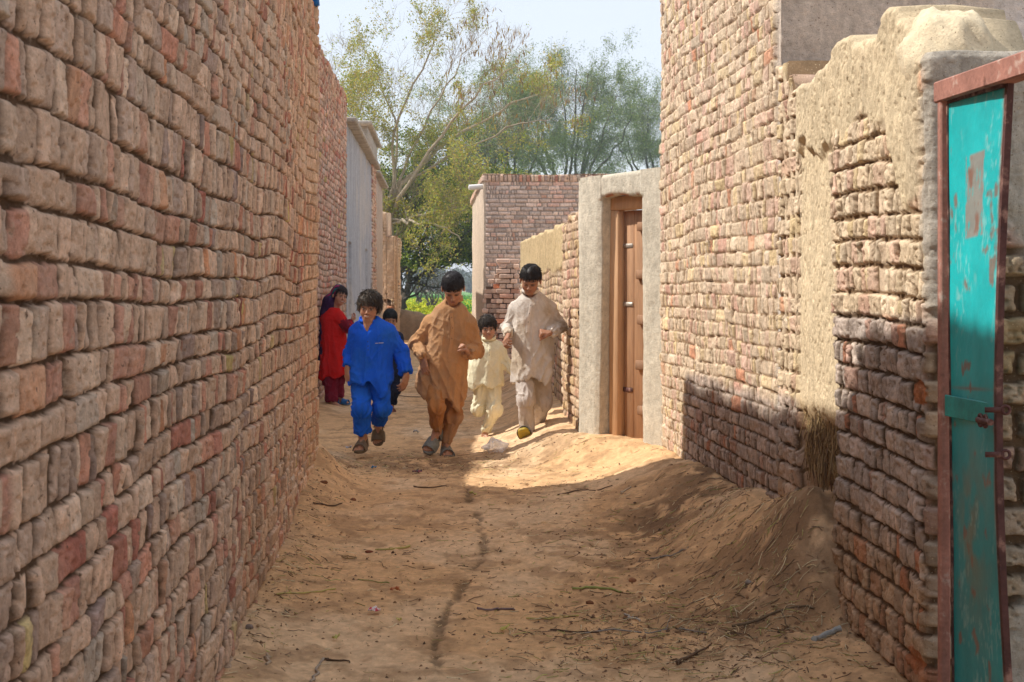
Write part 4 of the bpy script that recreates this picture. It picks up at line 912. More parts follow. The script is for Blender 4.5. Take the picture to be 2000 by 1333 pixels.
        i = np.arange(n_*4).reshape(n_, 4); f = np.stack([i[:-1, :-1], i[:-1, 1:], i[1:, 1:], i[1:, :-1]], -1).reshape(-1, 4)
        mb.add(rows.reshape(-1, 3), f, kc*1.12); mb.build('placket', M_cloth, rt)
        for k in (3, 10, 17):
            p = rows[k].mean(0)-np.array([0, .004, 0]); b = MB(); th = np.linspace(0, 2*np.pi, 9)[:-1]; b.add(np.concatenate([[p]]+[[p+np.array([.0055*np.cos(a), .001, .0055*np.sin(a)])] for a in th]), [[0, q+1, (q+1) % 8+1] for q in range(8)], S.get('bcol', kc*.6)); b.build('button', M_rub, rt)
    # trousers
    V, F = net(tr, .0065, cloth_disp(tseg, S.get('tamp', .011), S['seed']*5+3, -1, .8))
    tc = np.array(S['tcol']); C_ = tc*(.84+.32*fbm(V[:, 0]*7, V[:, 1]*7, V[:, 2]*7, S['seed']+9, 3))[:, None]
    for col, th_, amt in S.get('stain', ()):
        k = (amt*sstep(th_, th_+.16, fbm(V[:, 0]*5, V[:, 1]*5, V[:, 2]*4+3, S['seed']+15, 4)))[:, None]; C_ = C_*(1-k)+np.array(col)*k
    mesh_np('trousers', V, F, M_cloth, rt, C_)
    for L_ in S['legs']:
        if L_.get('sandal'):
            sandal('sandal', J(*L_['an']), L_['fwd'], L_['up'], S.get('fs', .95), (M_rub, M_rub), rt, **L_['sandal'])
    return rt, J, onto, W, Mh
gy_ = lambda px, Y: (px-1000)/FPX*Y
def rootpt(px, Y): x = gy_(px, Y); return (x, Y, float(ground_z(x, Y, False)))
HK = dict(col=(.020, .014, .012))
# boy in orange
person(dict(seed=3, Y=12.25, root=rootpt(875, 12.25), label='boy in a long orange brown kurta running with his head bowed', group='children running in the lane',
    head=(885, 563, -.07, 0, 36, -2, 1.14), chest=(878, 632, .02), pelvis=(866, 735, .04), tone=(.40, .205, .125), smile=-1, hs=1.18, fs=1.16,
    hair=dict(L=.030, n=2600, fringe=.040, sweep=.2, puff=.009, col=(.016, .013, .015), side=.018, lowback=-.04),
    arms=[dict(sh=(842, 632, .02), el=(814, 672, .05), wr=(827, 698, -.10), d=(.10, -.15, -1), pn=(.5, .6, 0), thumb=-1, curl=.22, r=(.056, .052, .042), back=.0),
          dict(sh=(914, 632, .02), el=(930, 684, .06), wr=(913, 690, -.13), d=(-.45, -.35, .75), pn=(-.7, -.3, -.6), thumb=1, curl=1.25, r=(.060, .058, .048), back=.03)],
    legs=[dict(hip=(848, 745, .0), kn=(852, 797, -.20), an=(854, 841, -.04), fwd=(-.42, -.62, -.62), up=(.05, -.7, .75), r=(.078, .058, .044), sandal=dict(cols=((.17, .17, .15), (.19, .20, .19))), back=.03),
          dict(hip=(888, 745, .03), kn=(884, 812, .0), an=(871, 866, .06), fwd=(.15, -1, -.03), up=(0, 0, 1), r=(.082, .068, .048), sandal=dict(cols=((.17, .14, .11), (.18, .17, .15))), back=.02)],
    kurta=[(583, 883, 10, .05), (590, 882, 17, .07), (600, 881, 30, .095), (614, 880, 38, .11), (630, 879, 42, .12), (665, 877, 41, .125), (700, 870, 43, .13), (740, 862, 48, .135), (790, 864, 48, .14)],
    hem=[(806, 745), (815, 752), (837, 786), (871, 778), (893, 799), (908, 772), (918, 765)], kcol=(.44, .235, .110), tcol=(.38, .165, .055),
    stain=(((.33, .20, .11), .46, .65), ((.46, .26, .14), .5, .4)), placket=((881, 612), (884, 640), (882, 668), (878, 690)), fold=.06, nf=6, amp=.013))
# tall boy in grey
person(dict(seed=5, Y=12.75, root=rootpt(1030, 12.75), label='tallest boy in a pale grey kurta running on the right, looking down', group='children running in the lane',
    head=(1036, 547, -.07, -8, 27, 5, 1.09), chest=(1040, 605, .02), pelvis=(1040, 715, .04), tone=(.36, .18, .11), smile=-1, hs=1.18, fs=1.14,
    hair=dict(L=.026, n=3000, fringe=.044, lump_=.014, puff=.011, col=(.018, .013, .011), side=.014, curl=.6),
    arms=[dict(sh=(1008, 605, .03), el=(990, 640, .06), wr=(993, 655, -.14), d=(-.25, -.75, -.45), pn=(.7, .1, -.6), thumb=-1, curl=.6, r=(.050, .046, .036), back=.02),
          dict(sh=(1072, 603, .02), el=(1095, 638, .06), wr=(1075, 651, -.14), d=(-.85, -.25, .12), pn=(-.1, .5, -.8), thumb=1, curl=1.25, r=(.050, .048, .038), back=.02)],
    legs=[dict(hip=(1024, 725, .0), kn=(1027, 782, -.14), an=(1030, 850, -.10), fwd=(-.22, -.60, .62), up=(-.05, .62, .72), r=(.078, .064, .052), sandal=dict(cols=((.38, .27, .03), (.08, .07, .05))), back=.02),
          dict(hip=(1056, 728, .04), kn=(1060, 785, .06), an=(1044, 842, .26), fwd=(.0, -.45, -.85), up=(0, -.85, .45), r=(.085, .068, .046), sandal=dict(cols=((.07, .06, .05), (.07, .06, .05))), back=.04)],
    kurta=[(568, 1038, 11, .05), (574, 1039, 19, .07), (583, 1040, 30, .09), (594, 1040, 37, .105), (606, 1040, 37, .11), (640, 1041, 37, .115), (680, 1042, 38, .12), (715, 1041, 40, .125), (760, 1040, 42, .14)],
    hem=[(990, 735), (1003, 745), (1020, 748), (1036, 728), (1050, 745), (1064, 752), (1080, 715), (1090, 690)], kcol=(.60, .54, .48), tcol=(.56, .49, .44),
    stain=(((.44, .33, .20), .50, .55),), placket=((1038, 590), (1034, 612), (1031, 635), (1030, 650)), fold=.05, nf=7, amp=.011, dirx=-1, bcol=np.array((.4, .35, .3))))
# boy in blue
rb, Jb, ob, Wb, Mb_ = person(dict(seed=8, Y=12.1, root=rootpt(705, 12.1), label='smiling boy in a bright blue kurta and trousers running nearest the left wall', group='children running in the lane',
    head=(721, 600, -.05, -3, 8, 4, 1.08), chest=(726, 652, .02), pelvis=(722, 745, .04), tone=(.40, .205, .125), smile=.8, hs=1.15, fs=1.08,
    hair=dict(L=.052, n=3600, fringe=.050, sweep=.6, lump_=.016, puff=.012, col=(.050, .034, .022), side=-.004, curl=.45),
    arms=[dict(sh=(699, 650, .02), el=(684, 690, .03), wr=(679, 716, -.03), d=(-.0, -.25, -1), pn=(.8, .5, .0), thumb=-1, curl=.30, r=(.055, .046, .038), back=.02),
          dict(sh=(757, 650, .02), el=(783, 688, .05), wr=(794, 730, -.02), d=(-.22, -.2, -1), pn=(-.7, .5, 0), thumb=1, curl=.28, spread=.6, r=(.060, .058, .052), back=.02)],
    legs=[dict(hip=(706, 755, .0), kn=(706, 800, -.12), an=(709, 853, -.02), fwd=(-.12, -1, -.16), up=(0, -.15, 1), r=(.080, .066, .062), sandal=dict(cols=((.12, .085, .05), (.14, .10, .065))), back=.05),
          dict(hip=(742, 752, .02), kn=(746, 798, -.05), an=(739, 824, .22), fwd=(-.02, -.42, -.85), up=(0, -.85, .42), r=(.076, .062, .054), sandal=dict(cols=((.12, .085, .05), (.13, .095, .06))), back=.05)],
    kurta=[(618, 725, 13, .055), (624, 726, 22, .075), (635, 727, 35, .10), (652, 727, 42, .12), (690, 725, 40, .125), (720, 723, 40, .13), (750, 722, 44, .14), (790, 724, 46, .15)],
    hem=[(676, 748), (684, 756), (700, 745), (722, 746), (746, 772), (752, 770), (764, 748), (772, 735)], kcol=(.010, .10, .66), tcol=(.012, .11, .62), stain=(((.02, .13, .42), .5, .3),),
    placket=((718, 664), (719, 676), (719, 686), (718, 697)), open=(718, 662), fold=.05, nf=6, amp=.011, bcol=np.array((.02, .05, .3))))
m = MB(); ps = [ob(px, py, .004) for px, py in ((733, 671), (741, 670.5), (749, 670))]; m.tube(ps, .003, n=5, col=(.5, .5, .55)); m.build('pocket_seam', M_thr, rb)
# small boy in cream
person(dict(seed=12, Y=13.4, root=rootpt(950, 13.4), label='small boy in a cream yellow kurta running barefoot behind the boy in orange', group='children running in the lane',
    head=(953, 640, -.04, 4, 8, -5, .96), chest=(955, 685, .02), pelvis=(952, 750, .03), tone=(.46, .25, .165), smile=.1, hs=.85, fs=.8, pw=.09,
    hair=dict(L=.040, n=2400, lump_=.012, fringe=.038, puff=.009, col=(.040, .028, .020), side=-.016, curl=.3),
    arms=[dict(sh=(935, 684, .02), el=(924, 715, .05), wr=(925, 735, .03), d=(-.0, -.2, -1), pn=(.8, .5, .0), thumb=-1, curl=.35, r=(.048, .046, .034)),
          dict(sh=(973, 683, .02), el=(987, 708, .0), wr=(1001, 728, -.05), d=(.45, -.3, -.85), pn=(-.6, .5, 0), thumb=1, curl=.3, r=(.046, .042, .032), back=.0)],
    legs=[dict(hip=(940, 757, .0), kn=(934, 800, .0), an=(938, 792, .30), fwd=(0, .2, -1), up=(0, -1, -.2), r=(.062, .052, .045), back=.02),
          dict(hip=(962, 757, .0), kn=(966, 800, -.05), an=(947, 846, .02), fwd=(.35, -1, -.1), up=(0, 0, 1), r=(.072, .060, .036), back=.02)],
    kurta=[(660, 955, 9, .045), (665, 955, 15, .06), (673, 955, 26, .075), (684, 954, 31, .09), (710, 950, 32, .095), (740, 947, 34, .105), (775, 946, 35, .115)],
    hem=[(905, 752), (918, 756), (935, 755), (955, 752), (970, 756), (985, 755)], kcol=(.82, .76, .54), tcol=(.82, .77, .56), stain=(((.62, .53, .30), .55, .4),),
    placket=((957, 670), (956, 690), (953, 712)), fold=.045, nf=6, amp=.009, tamp=.010))
# boy in dark blue at the back
person(dict(seed=15, Y=16.5, root=rootpt(765, 16.5), label='child in dark navy clothes half hidden behind the boy in bright blue', group='children running in the lane',
    head=(762, 624, -.03, 12, 10, 3, 1.0), chest=(760, 662, .02), pelvis=(758, 722, .03), tone=(.34, .17, .10), smile=0, hs=.9, fs=.85, pw=.09,
    hair=dict(L=.028, n=1500, fringe=.034, puff=.008, col=(.012, .010, .010), side=-.01),
    arms=[dict(sh=(744, 660, .02), el=(738, 685, .05), wr=(742, 700, -.05), d=(0, -.2, -1), pn=(.8, .5, 0), thumb=-1, curl=.4, r=(.055, .05, .04)),
          dict(sh=(775, 660, .02), el=(782, 686, .04), wr=(781, 706, -.05), d=(0, -.2, -1), pn=(-.8, .5, 0), thumb=1, curl=.4, r=(.055, .05, .04))],
    legs=[dict(hip=(752, 727, 0), kn=(750, 750, .0), an=(752, 782, .2), fwd=(0, -.4, -.8), up=(0, -.8, .4), r=(.075, .065, .05)),
          dict(hip=(767, 727, 0), kn=(769, 760, -.05), an=(764, 792, .0), fwd=(.15, -1, 0), up=(0, 0, 1), r=(.075, .062, .045), sandal=dict(cols=((.25, .13, .12), (.25, .13, .12))))],
    kurta=[(646, 760, 12, .06), (652, 760, 20, .08), (664, 760, 25, .09), (690, 760, 25, .095), (715, 760, 26, .10), (740, 760, 26, .11)],
    hem=[(735, 733), (760, 731), (785, 735)], kcol=(.012, .018, .045), tcol=(.014, .018, .040), collar=False, fold=.04, amp=.008))
# girl by the wall
S = dict(seed=21, Y=17.2, root=rootpt(655, 17.2), label='girl in a red dress and dark patterned headscarf leaning on the left wall', group=None,
    head=(664, 578, 0, 32, 4, 12, 1.02), chest=(648, 622, .02), pelvis=(648, 700, .03), tone=(.44, .23, .155), smile=.9, hs=.95, fs=.9, pw=.10,
    hair=dict(L=.045, n=1400, fringe=.050, puff=.007, col=(.025, .012, .012), side=-.035, lowback=-.07),
    arms=[dict(sh=(664, 622, -.06), el=(679, 640, -.10), wr=(685, 629, -.02), d=(.5, .2, .5), pn=(-.4, .3, .6), thumb=1, curl=.5, r=(.050, .046, .036)),
          dict(sh=(634, 622, .06), el=(633, 655, .08), wr=(640, 685, .02), d=(0, -.2, -1), pn=(.8, .5, 0), thumb=-1, curl=.4, r=(.05, .05, .04))],
    legs=[dict(hip=(644, 705, 0), kn=(645, 745, -.02), an=(648, 783, .0), fwd=(.75, -.65, 0), up=(0, 0, 1), r=(.085, .075, .062), back=.0),
          dict(hip=(656, 705, .05), kn=(659, 742, .05), an=(662, 777, .14), fwd=(.85, -.4, 0), up=(0, 0, 1), r=(.08, .07, .058), sandal=dict(cols=((.03, .13, .34), (.03, .15, .42))))],
    kurta=[(602, 652, 10, .06), (610, 651, 18, .08), (625, 650, 24, .095), (660, 652, 24, .10), (700, 653, 27, .11), (740, 654, 32, .13)],
    hem=[(620, 738), (640, 737), (660, 736), (685, 733)], kcol=(.55, .012, .010), tcol=(.20, .012, .035), kname='dress', collar=False, fold=.05, amp=.010)
rg_, Jg, og, Wg, Mg = person(S)
# headscarf: shell over the head and down the back
def scarf_part(name, prims, seed, colfn, amp=.008, parent=rg_, segs=()):
    V, F = net(prims, .0065, cloth_disp(segs, amp, seed)); return mesh_np(name, V, F, M_cloth, parent, colfn(V))
hcg = A3(Wg(0, 0, 0)); Jw = lambda px, py, dy=0: A3(Jg(px, py, dy))
sc_pr = [('+', ell(Wg(-.004, .035, .030), (.086, .088, .092), Mg), .0), ('+', rcone(Jw(645, 590, .05), Jw(638, 640, .06), .085, .10), .05), ('+', rcone(Jw(638, 640, .06), Jw(634, 725, .05), .10, .095, cut1=.0), .03),
         ('-', ell(Wg(.0, -.06, -.005), (.068, .085, .085), Mg), .008)]
def scol(V):
    q = (V-hcg)@Mg; n = vn(V[:, 0]*70, V[:, 1]*70, V[:, 2]*70, 5); z = V[:, 2]; c = np.array((.035, .012, .06))*(.7+.6*n)[:, None]
    hd = sstep(hcg[2]-.03, hcg[2]+.02, z)
    st = np.sin((q[:, 0]*.4+q[:, 1]+q[:, 2]*.35)*95)
    pk = (hd*(st > .25)*(n > .35))[:, None]; c = c*(1-pk)+np.array((.42, .03, .12))*pk
    te = (hd*(st < -.55)*(n > .4))[:, None]; return c*(1-te)+np.array((.02, .16, .20))*te
scarf_part('headscarf', sc_pr, 61, scol, .012)
def mcol(V): return np.array((.16, .006, .02))*(.8+.4*fbm(V[:, 0]*9, V[:, 1]*9, V[:, 2]*9, 4, 3))[:, None]
scarf_part('sleeve', [('+', rcone(Jw(664, 622, -.06), Jw(679, 641, -.10), .056, .052), 0), ('+', rcone(Jw(679, 641, -.10), Jw(684, 631, -.03), .052, .042), .02)], 65, mcol, .006)
# ------------------------------------------------------------------ trees
M_bark = material('bark', attr=True, rough=.9, spec=.1, bump=((30, .5, .01),), var=.2, vs=8)
def leaf_mat(name, trans=.35):
    m = material(name, attr=True, rough=.6, spec=.2, bump=(), var=.12, vs=3); n = m.node_tree.nodes; l = m.node_tree.links
    b = n['Principled BSDF']; t = n.new('ShaderNodeBsdfTranslucent'); mx = n.new('ShaderNodeMixShader'); mx.inputs[0].default_value = trans
    l.new(b.inputs['Base Color'].links[0].from_socket, t.inputs['Color']); l.new(b.outputs[0], mx.inputs[1]); l.new(t.outputs[0], mx.inputs[2]); l.new(mx.outputs[0], n['Material Output'].inputs['Surface']); return m
M_leaf = leaf_mat('leaves')
def leaves(mb, C, size, cols, r, asp=.45, down=0.0):
    n = len(C); a = r.normal(size=(n, 3)); a[:, 2] -= down; a /= np.linalg.norm(a, axis=1)[:, None]; b = np.cross(a, r.normal(size=(n, 3))); b /= np.linalg.norm(b, axis=1)[:, None]
    s = (size*(.6+.8*r.random(n)))[:, None]; q = np.stack([C-a*s*.5, C+b*s*asp*.5, C+a*s*.5, C-b*s*asp*.5], 1).reshape(-1, 3)
    c = np.array(cols)[r.integers(0, len(cols), n)]*(.7+.6*r.random(n))[:, None]; mb.add(q, np.arange(4*n).reshape(n, 4), np.repeat(c, 4, 0))
def bez(p, jit, r, n=8):
    p = np.array([tuple(q) for q in p], float); t = np.linspace(0, len(p)-1, n); i = np.minimum(t.astype(int), len(p)-2); f = (t-i)[:, None]
    q = p[i]*(1-f)+p[i+1]*f; q[1:-1] += r.normal(size=(n-2, 3))*jit; return q
def grow(mb_w, tips, p, d, L, rad, lev, r, up=.25, spread=.8, kids=(5, 5, 4), col=(.30, .24, .17), shrink=.55, nmin=3, curve=.18):
    m = 6 if lev > 0 else 4; pts = [p]; q = p.copy(); dd_ = d.copy()
    for k in range(m):
        dd_ = dd_ + r.normal(size=3)*curve + np.array([0, 0, up*.25]); dd_ /= np.linalg.norm(dd_); q = q+dd_*L/m; pts.append(q.copy())
    pts = np.array(pts); mb_w.tube(pts, np.linspace(rad, rad*.35, m+1), n=5 if rad > .03 else 3, col=np.array(col)*(.8+.4*r.random()), cap=False)
    if lev == 0: tips.append(pts[1:]); return
    for k in range(kids[lev-1]):
        t = .25+.75*(k+r.random())/kids[lev-1]; i = min(int(t*m), m-1); b = pts[i]+(pts[i+1]-pts[i])*(t*m-i); ax = pts[i+1]-pts[i]; ax /= np.linalg.norm(ax)
        s = r.normal(size=3); s -= ax*(s@ax); s /= np.linalg.norm(s)+1e-6; nd = ax*(1-spread*.5)+s*spread+np.array([0, 0, up*.4]); nd /= np.linalg.norm(nd)
        grow(mb_w, tips, b, nd, L*shrink*(.75+.5*r.random())*(1.1-.4*t), max(rad*.5*(1-.4*t), .004), lev-1, r, up, spread, kids, col, shrink, nmin, curve)
def tree(name, label, cat, limbs, Y, seed, twigL=1.6, lev=2, kids=(5, 6, 4), col=(.36, .29, .20), leafcol=((.2, .26, .04),), lsize=.07, lper=3, up=.25, spread=.8, shrink=.55, group=None, asp=.45, lfilter=None, tubes=8, extra=None, thin=1.0, down=0.):
    r = np.random.default_rng(seed); base_ = P(limbs[0][0][0][0], 560, Y); rt = empty(name, (base_.x, Y, -.06)); tag(rt, label, cat, group)
    wd = MB(); tw = MB(); tips = []
    for pts, r0, r1, dy in limbs:
        W_ = [P(px, py, Y+dy*i/(len(pts)-1)) for i, (px, py) in enumerate(pts)]; n = 14; q = bez(W_, .05, r, n); wd.tube(q, np.linspace(r0, r1, n), n=7, col=np.array(col)*(.85+.3*r.random()))
        Lt = np.linalg.norm(q[-1]-q[0])
        for k in range(int(tubes)):
            t = .30+.70*(k+r.random())/tubes; i = min(int(t*(n-1)), n-2); ax = q[i+1]-q[i]; ax /= np.linalg.norm(ax); s = r.normal(size=3); s -= ax*(s@ax); s /= np.linalg.norm(s); nd = ax*.6+s*spread+np.array([0, 0, up]); nd /= np.linalg.norm(nd)
            grow(tw, tips, q[i].copy(), nd, twigL*(.7+.6*r.random()), max(.35*(r0+(r1-r0)*t), .012)*thin, lev, r, up, spread, kids, col, shrink)
    wd.build('trunk', M_bark, rt)
    T = np.concatenate([t for t in tips]); C = np.repeat(T, lper, 0)+r.normal(size=(len(T)*lper, 3))*lsize*.9
    if lfilter is not None: C = C[lfilter(C, r)]
    leaves(tw, C, lsize, leafcol, r, asp, down)
    if extra: extra(tw, T, r)
    tw.build('crown', M_leaf, rt, smooth=False); return rt
def pods(tw, T, r):
    k = (T[:, 2] > 6.2) & (T[:, 0] > -2.0) & (r.random(len(T)) < .14); C = T[k]; leaves(tw, C-np.array([0, 0, .12]), .20, ((.30, .17, .04), (.22, .12, .05), (.36, .24, .05)), r, .18, 4.0)
YA = 46.
acol = ((.36, .38, .05), (.44, .40, .08), (.28, .35, .06), (.50, .38, .08))
def fA(C, r):
    n = fbm(C[:, 0]*.9, C[:, 1]*.5, C[:, 2]*.9, 5, 2); left = np.exp(-((C[:, 0]+4.3)/1.6)**2-((C[:, 2]-6.5)/1.6)**2); return (n+.28*left+.15*(r.random(len(C))-.5)+.12*(C[:, 2]<6.5)) > .57
tree('thorn_tree', 'sparse thorn tree with pale bare branches and yellowish leaves rising behind the left houses', 'tree',
     [([(762, 600), (757, 500), (756, 430)], .24, .20, 0), ([(756, 440), (775, 375), (830, 310), (905, 255), (985, 215), (1050, 185)], .11, .014, 1.5), ([(757, 430), (800, 350), (870, 250), (940, 170), (1010, 130)], .075, .012, -1.5),
      ([(756, 430), (768, 340), (770, 255), (800, 170), (845, 95), (858, 40)], .065, .010, 0), ([(756, 425), (770, 330), (776, 240), (745, 160), (705, 90)], .055, .010, 1), ([(756, 430), (740, 350), (700, 270), (660, 190)], .05, .010, -1), ([(758, 400), (820, 260), (880, 150), (930, 75)], .05, .010, 2),
      ([(757, 440), (820, 420), (880, 405), (935, 395)], .045, .012, -2), ([(757, 445), (800, 430), (860, 440), (900, 470)], .06, .015, -2.5), ([(800, 350), (900, 300), (1010, 240), (1080, 230)], .045, .010, 0), ([(760, 420), (730, 300), (680, 240), (640, 150)], .045, .010, 1.5)],
     YA, 4, twigL=1.6, lev=2, kids=(6, 6), leafcol=acol, lsize=.072, lper=3, up=.35, spread=.7, lfilter=fA, tubes=13, extra=pods, col=(.40, .33, .24), thin=.55)
def fB(C, r):
    px = 1000+C[:, 0]/C[:, 1]*FPX; py = HOR-(C[:, 2]-EYE)/C[:, 1]*FPX; return (C[:, 2] > 1.75+.5*vn(C[:, 0]*2, C[:, 1], 0, 3)) & (fbm(C[:, 0]*1.3, C[:, 1]*.7, C[:, 2]*1.3, 8, 3)+.25*(py > 330)-.10*(px > 900) > .44)
bcol = ((.07, .11, .02), (.11, .17, .02), (.20, .26, .03), (.055, .09, .018), (.30, .33, .04), (.24, .30, .03))
tree('leafy_tree', 'dense dark green leafy tree with a crooked dark trunk beyond the low mud wall', 'tree',
     [([(782, 622), (788, 590), (800, 560), (798, 530)], .14, .09, 0), ([(788, 590), (784, 560), (786, 520), (770, 470)], .09, .04, .5), ([(798, 540), (820, 480), (850, 420), (870, 370)], .09, .03, 1), ([(798, 540), (840, 500), (890, 470), (925, 450)], .07, .02, -1), ([(786, 530), (770, 460), (775, 400), (800, 340)], .08, .03, 1.5),
      ([(798, 530), (800, 450), (820, 370), (850, 310)], .08, .02, -1), ([(800, 540), (860, 520), (905, 510)], .06, .02, 0), ([(790, 500), (750, 440), (740, 390)], .06, .02, 1), ([(800, 450), (850, 340), (880, 290)], .06, .02, 2), ([(800, 470), (870, 400), (930, 360)], .06, .02, 2), ([(860, 380), (920, 330), (960, 320)], .05, .02, 2)],
     50., 9, twigL=1.5, lev=2, kids=(6, 6), col=(.10, .08, .06), leafcol=bcol, lsize=.095, lper=5, up=.1, spread=.9, lfilter=fB, tubes=9, asp=.55)
ccol = ((.17, .24, .08), (.20, .26, .10), (.24, .28, .11), (.19, .26, .07), (.32, .33, .10))
def ftree(cx, w, top, Y, seed, label, base=400, n=9, dens=.46):
    r = np.random.default_rng(seed); L = [([(cx, 600), (cx-4, 500), (cx, base)], .22, .16, 0)]
    for k in range(n):
        a = -1+2*(k+.5)/n + r.uniform(-.1, .1); tx = cx+w*.5*a; ty = top+ (335-top)*.55*abs(a)**2.2 + r.uniform(0, 18); L.append(([(cx, base+20), (cx+w*.16*a+r.uniform(-6, 6), base-45), (cx+w*.35*a+r.uniform(-8, 8), (base-45+ty)/2+10), (tx, ty)], .10, .02, r.uniform(-2, 2)))
    return tree('feathery_tree', label, 'tree', L, Y, seed, twigL=2.3, lev=2, kids=(6, 7), col=(.12, .10, .08), leafcol=ccol, lsize=.115, lper=6, up=.15, spread=.75, tubes=9, asp=.22, thin=.45, lfilter=lambda C, r: fbm(C[:, 0]*.7, C[:, 1]*.4, C[:, 2]*.7, seed, 3)+.2*(r.random(len(C))-.5) > dens, down=.3)
ftree(1112, 290, 125, 74., 31, 'broad feathery grey green tree rising behind the far brown building', n=11)
ftree(1285, 200, 205, 82., 37, 'smaller feathery tree at the right edge of the sky beside the tall brick house', n=8)
ftree(980, 170, 180, 68., 41, 'olive feathery tree half hidden behind the pale thorn tree', n=7, base=420)
for i, (px, w_, top, Y, lab) in enumerate(((842, 46, 538, 58., 'thin bare shrub with fanned grey stems in the green field'), (872, 40, 545, 63., 'bare grey shrub close behind the head of the boy in orange'), (818, 26, 550, 70., 'slender leafless shrub beside the crooked dark tree trunk'))):
    r = np.random.default_rng(60+i); Ls = [([(px+r.uniform(-4, 4), 606), (px+w_*.3*a, 575), (px+w_*.6*a+r.uniform(-3, 3), top+r.uniform(0, 14))], .035, .012, r.uniform(-.5, .5)) for a in np.linspace(-1, 1, 7)]
    tree('shrub', lab, 'shrub', Ls, Y, 60+i, twigL=.8, lev=1, kids=(5,), col=(.16, .13, .12), leafcol=((.12, .14, .06),), lsize=.05, lper=1, tubes=5, thin=.7, lfilter=lambda C, r: r.random(len(C)) < .3)
# far line of trees
def far_wood():
    r = np.random.default_rng(77); mb = MB(); n = 240
    X = np.sort(r.uniform(-110, 60, n)); Yf = r.uniform(230, 420, n); h = 2.6+4.0*r.random(n)*np.clip(fbm(X*.05, 0*X, 0, 4, 2)*1.6, .4, 1.2)
    for x, y, hh in zip(X, Yf, h):
        m = 150; u = r.normal(size=(m, 3)); u /= np.linalg.norm(u, axis=1)[:, None]; u *= (r.random(m)**.35)[:, None]; C = np.array([x, y, hh*.55])+u*np.array([hh*.65, hh*.65, hh*.45]); leaves(mb, C, .9, ((.035, .055, .02), (.05, .075, .03), (.07, .09, .03)), r, .6)
    o = mb.build('far_wood', M_leaf, None, smooth=False); tag(o, 'bluish line of distant trees along the horizon behind the green field', 'far trees', kind='stuff')
far_wood()
# crop plants
r = np.random.default_rng(88); n = 42000; Yc_ = 42+ (r.random(n)**1.6)*110; Xc = r.uniform(-.19, .10, n)*Yc_*1.0; hh = .25+.35*r.random(n)
mb = MB(); C = np.stack([Xc, Yc_, -.06+hh*.5], 1); a = np.stack([r.normal(size=n)*.25, r.normal(size=n)*.25, np.ones(n)], 1)*hh[:, None]*.5; th = r.random(n)*6.28; b = np.stack([np.cos(th), np.sin(th), 0*th], 1)*(.05+.09*r.random(n))[:, None]
cp = np.array([(.10, .34, .03), (.14, .42, .04), (.08, .26, .03), (.18, .44, .05)])[r.integers(0, 4, n)]*(.8+.4*r.random(n))[:, None]
mb.add(np.stack([C-a-b*.3, C-a+b*.3, C+a+b, C+a-b], 1).reshape(-1, 3), np.arange(4*n).reshape(n, 4), np.repeat(cp, 4, 0))
n = 5200; Yf = r.uniform(46, 95, n); pxf = np.where(r.random(n) < .8, r.normal(832, 26, n), r.uniform(780, 930, n)); Cf = np.stack([(pxf-1000)/FPX*Yf, Yf, .40+.25*r.random(n)], 1); leaves(mb, Cf, .085, ((.62, .62, .02), (.70, .60, .02), (.55, .62, .05)), r, .9)
tag(mb.build('crop', M_leaf, None, smooth=False), 'bright green crop with yellow mustard flowers beyond the mud wall', 'crop', kind='stuff')
# ------------------------------------------------------------------ litter on the ground
def gp(px, py, off=0.0):
    Y = EYE*FPX/(py-HOR)
    for _ in range(12):
        X = (px-1000)/FPX*Y; z = float(ground_z(X, Y)); Y = Y*.4+.6*(EYE-z)*FPX/(py-HOR)
    return Vector(((px-1000)/FPX*Y, Y, float(ground_z((px-1000)/FPX*Y, Y))+off))
def on_ground(V, off): V = np.array(V, float); V[:, 2] += ground_z(V[:, 0], V[:, 1])+off; return V
M_dry = material('dry_stem', attr=True, rough=.8, bump=((150, .4, .002),), var=.25, vs=40)
def stick(name, cat, lab, pts, r0, r1, col, branch=None, off=.004, jit=.006, grp=None):
    rr = np.random.default_rng(abs(hash(lab)) % 1000 if False else len(lab)*7+int(pts[0][0])); W_ = [gp(*p) for p in pts]; q = bez(W_, 0, rr, 9); q[1:-1] += rr.normal(size=(7, 3))*np.array([jit, jit, .0]); q[:, 2] = np.maximum(ground_z(q[:, 0], q[:, 1])+r0*.7+off*rr.random(9), q[:, 2]*0-9)
    q[:, 2] = np.convolve(np.pad(q[:, 2], 1, 'edge'), [.25, .5, .25], 'valid'); mb = MB(); mb.tube(q, np.linspace(r0, r1, 9)*(.8+.4*rr.random(9)), n=7, col=col)
    if branch:
        for i, (bx, by) in branch: e_ = gp(bx, by); b_ = bez([q[i], e_], .004, rr, 5); b_[-1, 2] += .01; mb.tube(b_, np.linspace(r1, r1*.5, 5), n=6, col=col)
    o = mb.build(name, M_dry, None); tag(o, lab, cat, grp); return o
G1 = 'loose sticks and stalks on the dirt'
DK, TN, GN, YW, GR = (.10, .06, .035), (.34, .24, .13), (.27, .30, .09), (.46, .40, .13), (.26, .24, .22)
stick('twig', 'twig', 'dark forked twig on the brown mound left of the doorway shadow', [(1090, 968), (1130, 962), (1165, 961), (1196, 950)], .006, .003, DK, [(4, (1180, 962))], grp=G1)
stick('green_stalk', 'stalk', 'thick yellow green stalk lying right of the damp trickle', [(1118, 1153), (1160, 1150), (1195, 1153), (1213, 1159)], .006, .0045, GN, grp=G1)
stick('stalk', 'stalk', 'pale green stalk with a white end near the red brick chip', [(733, 1075), (765, 1075), (800, 1069)], .0035, .006, YW, grp=G1)
stick('stalk', 'stalk', 'long straw stalk running out from the foot of the left wall', [(540, 1163), (590, 1163), (655, 1153)], .0035, .003, YW, [(2, (560, 1150))], grp=G1)
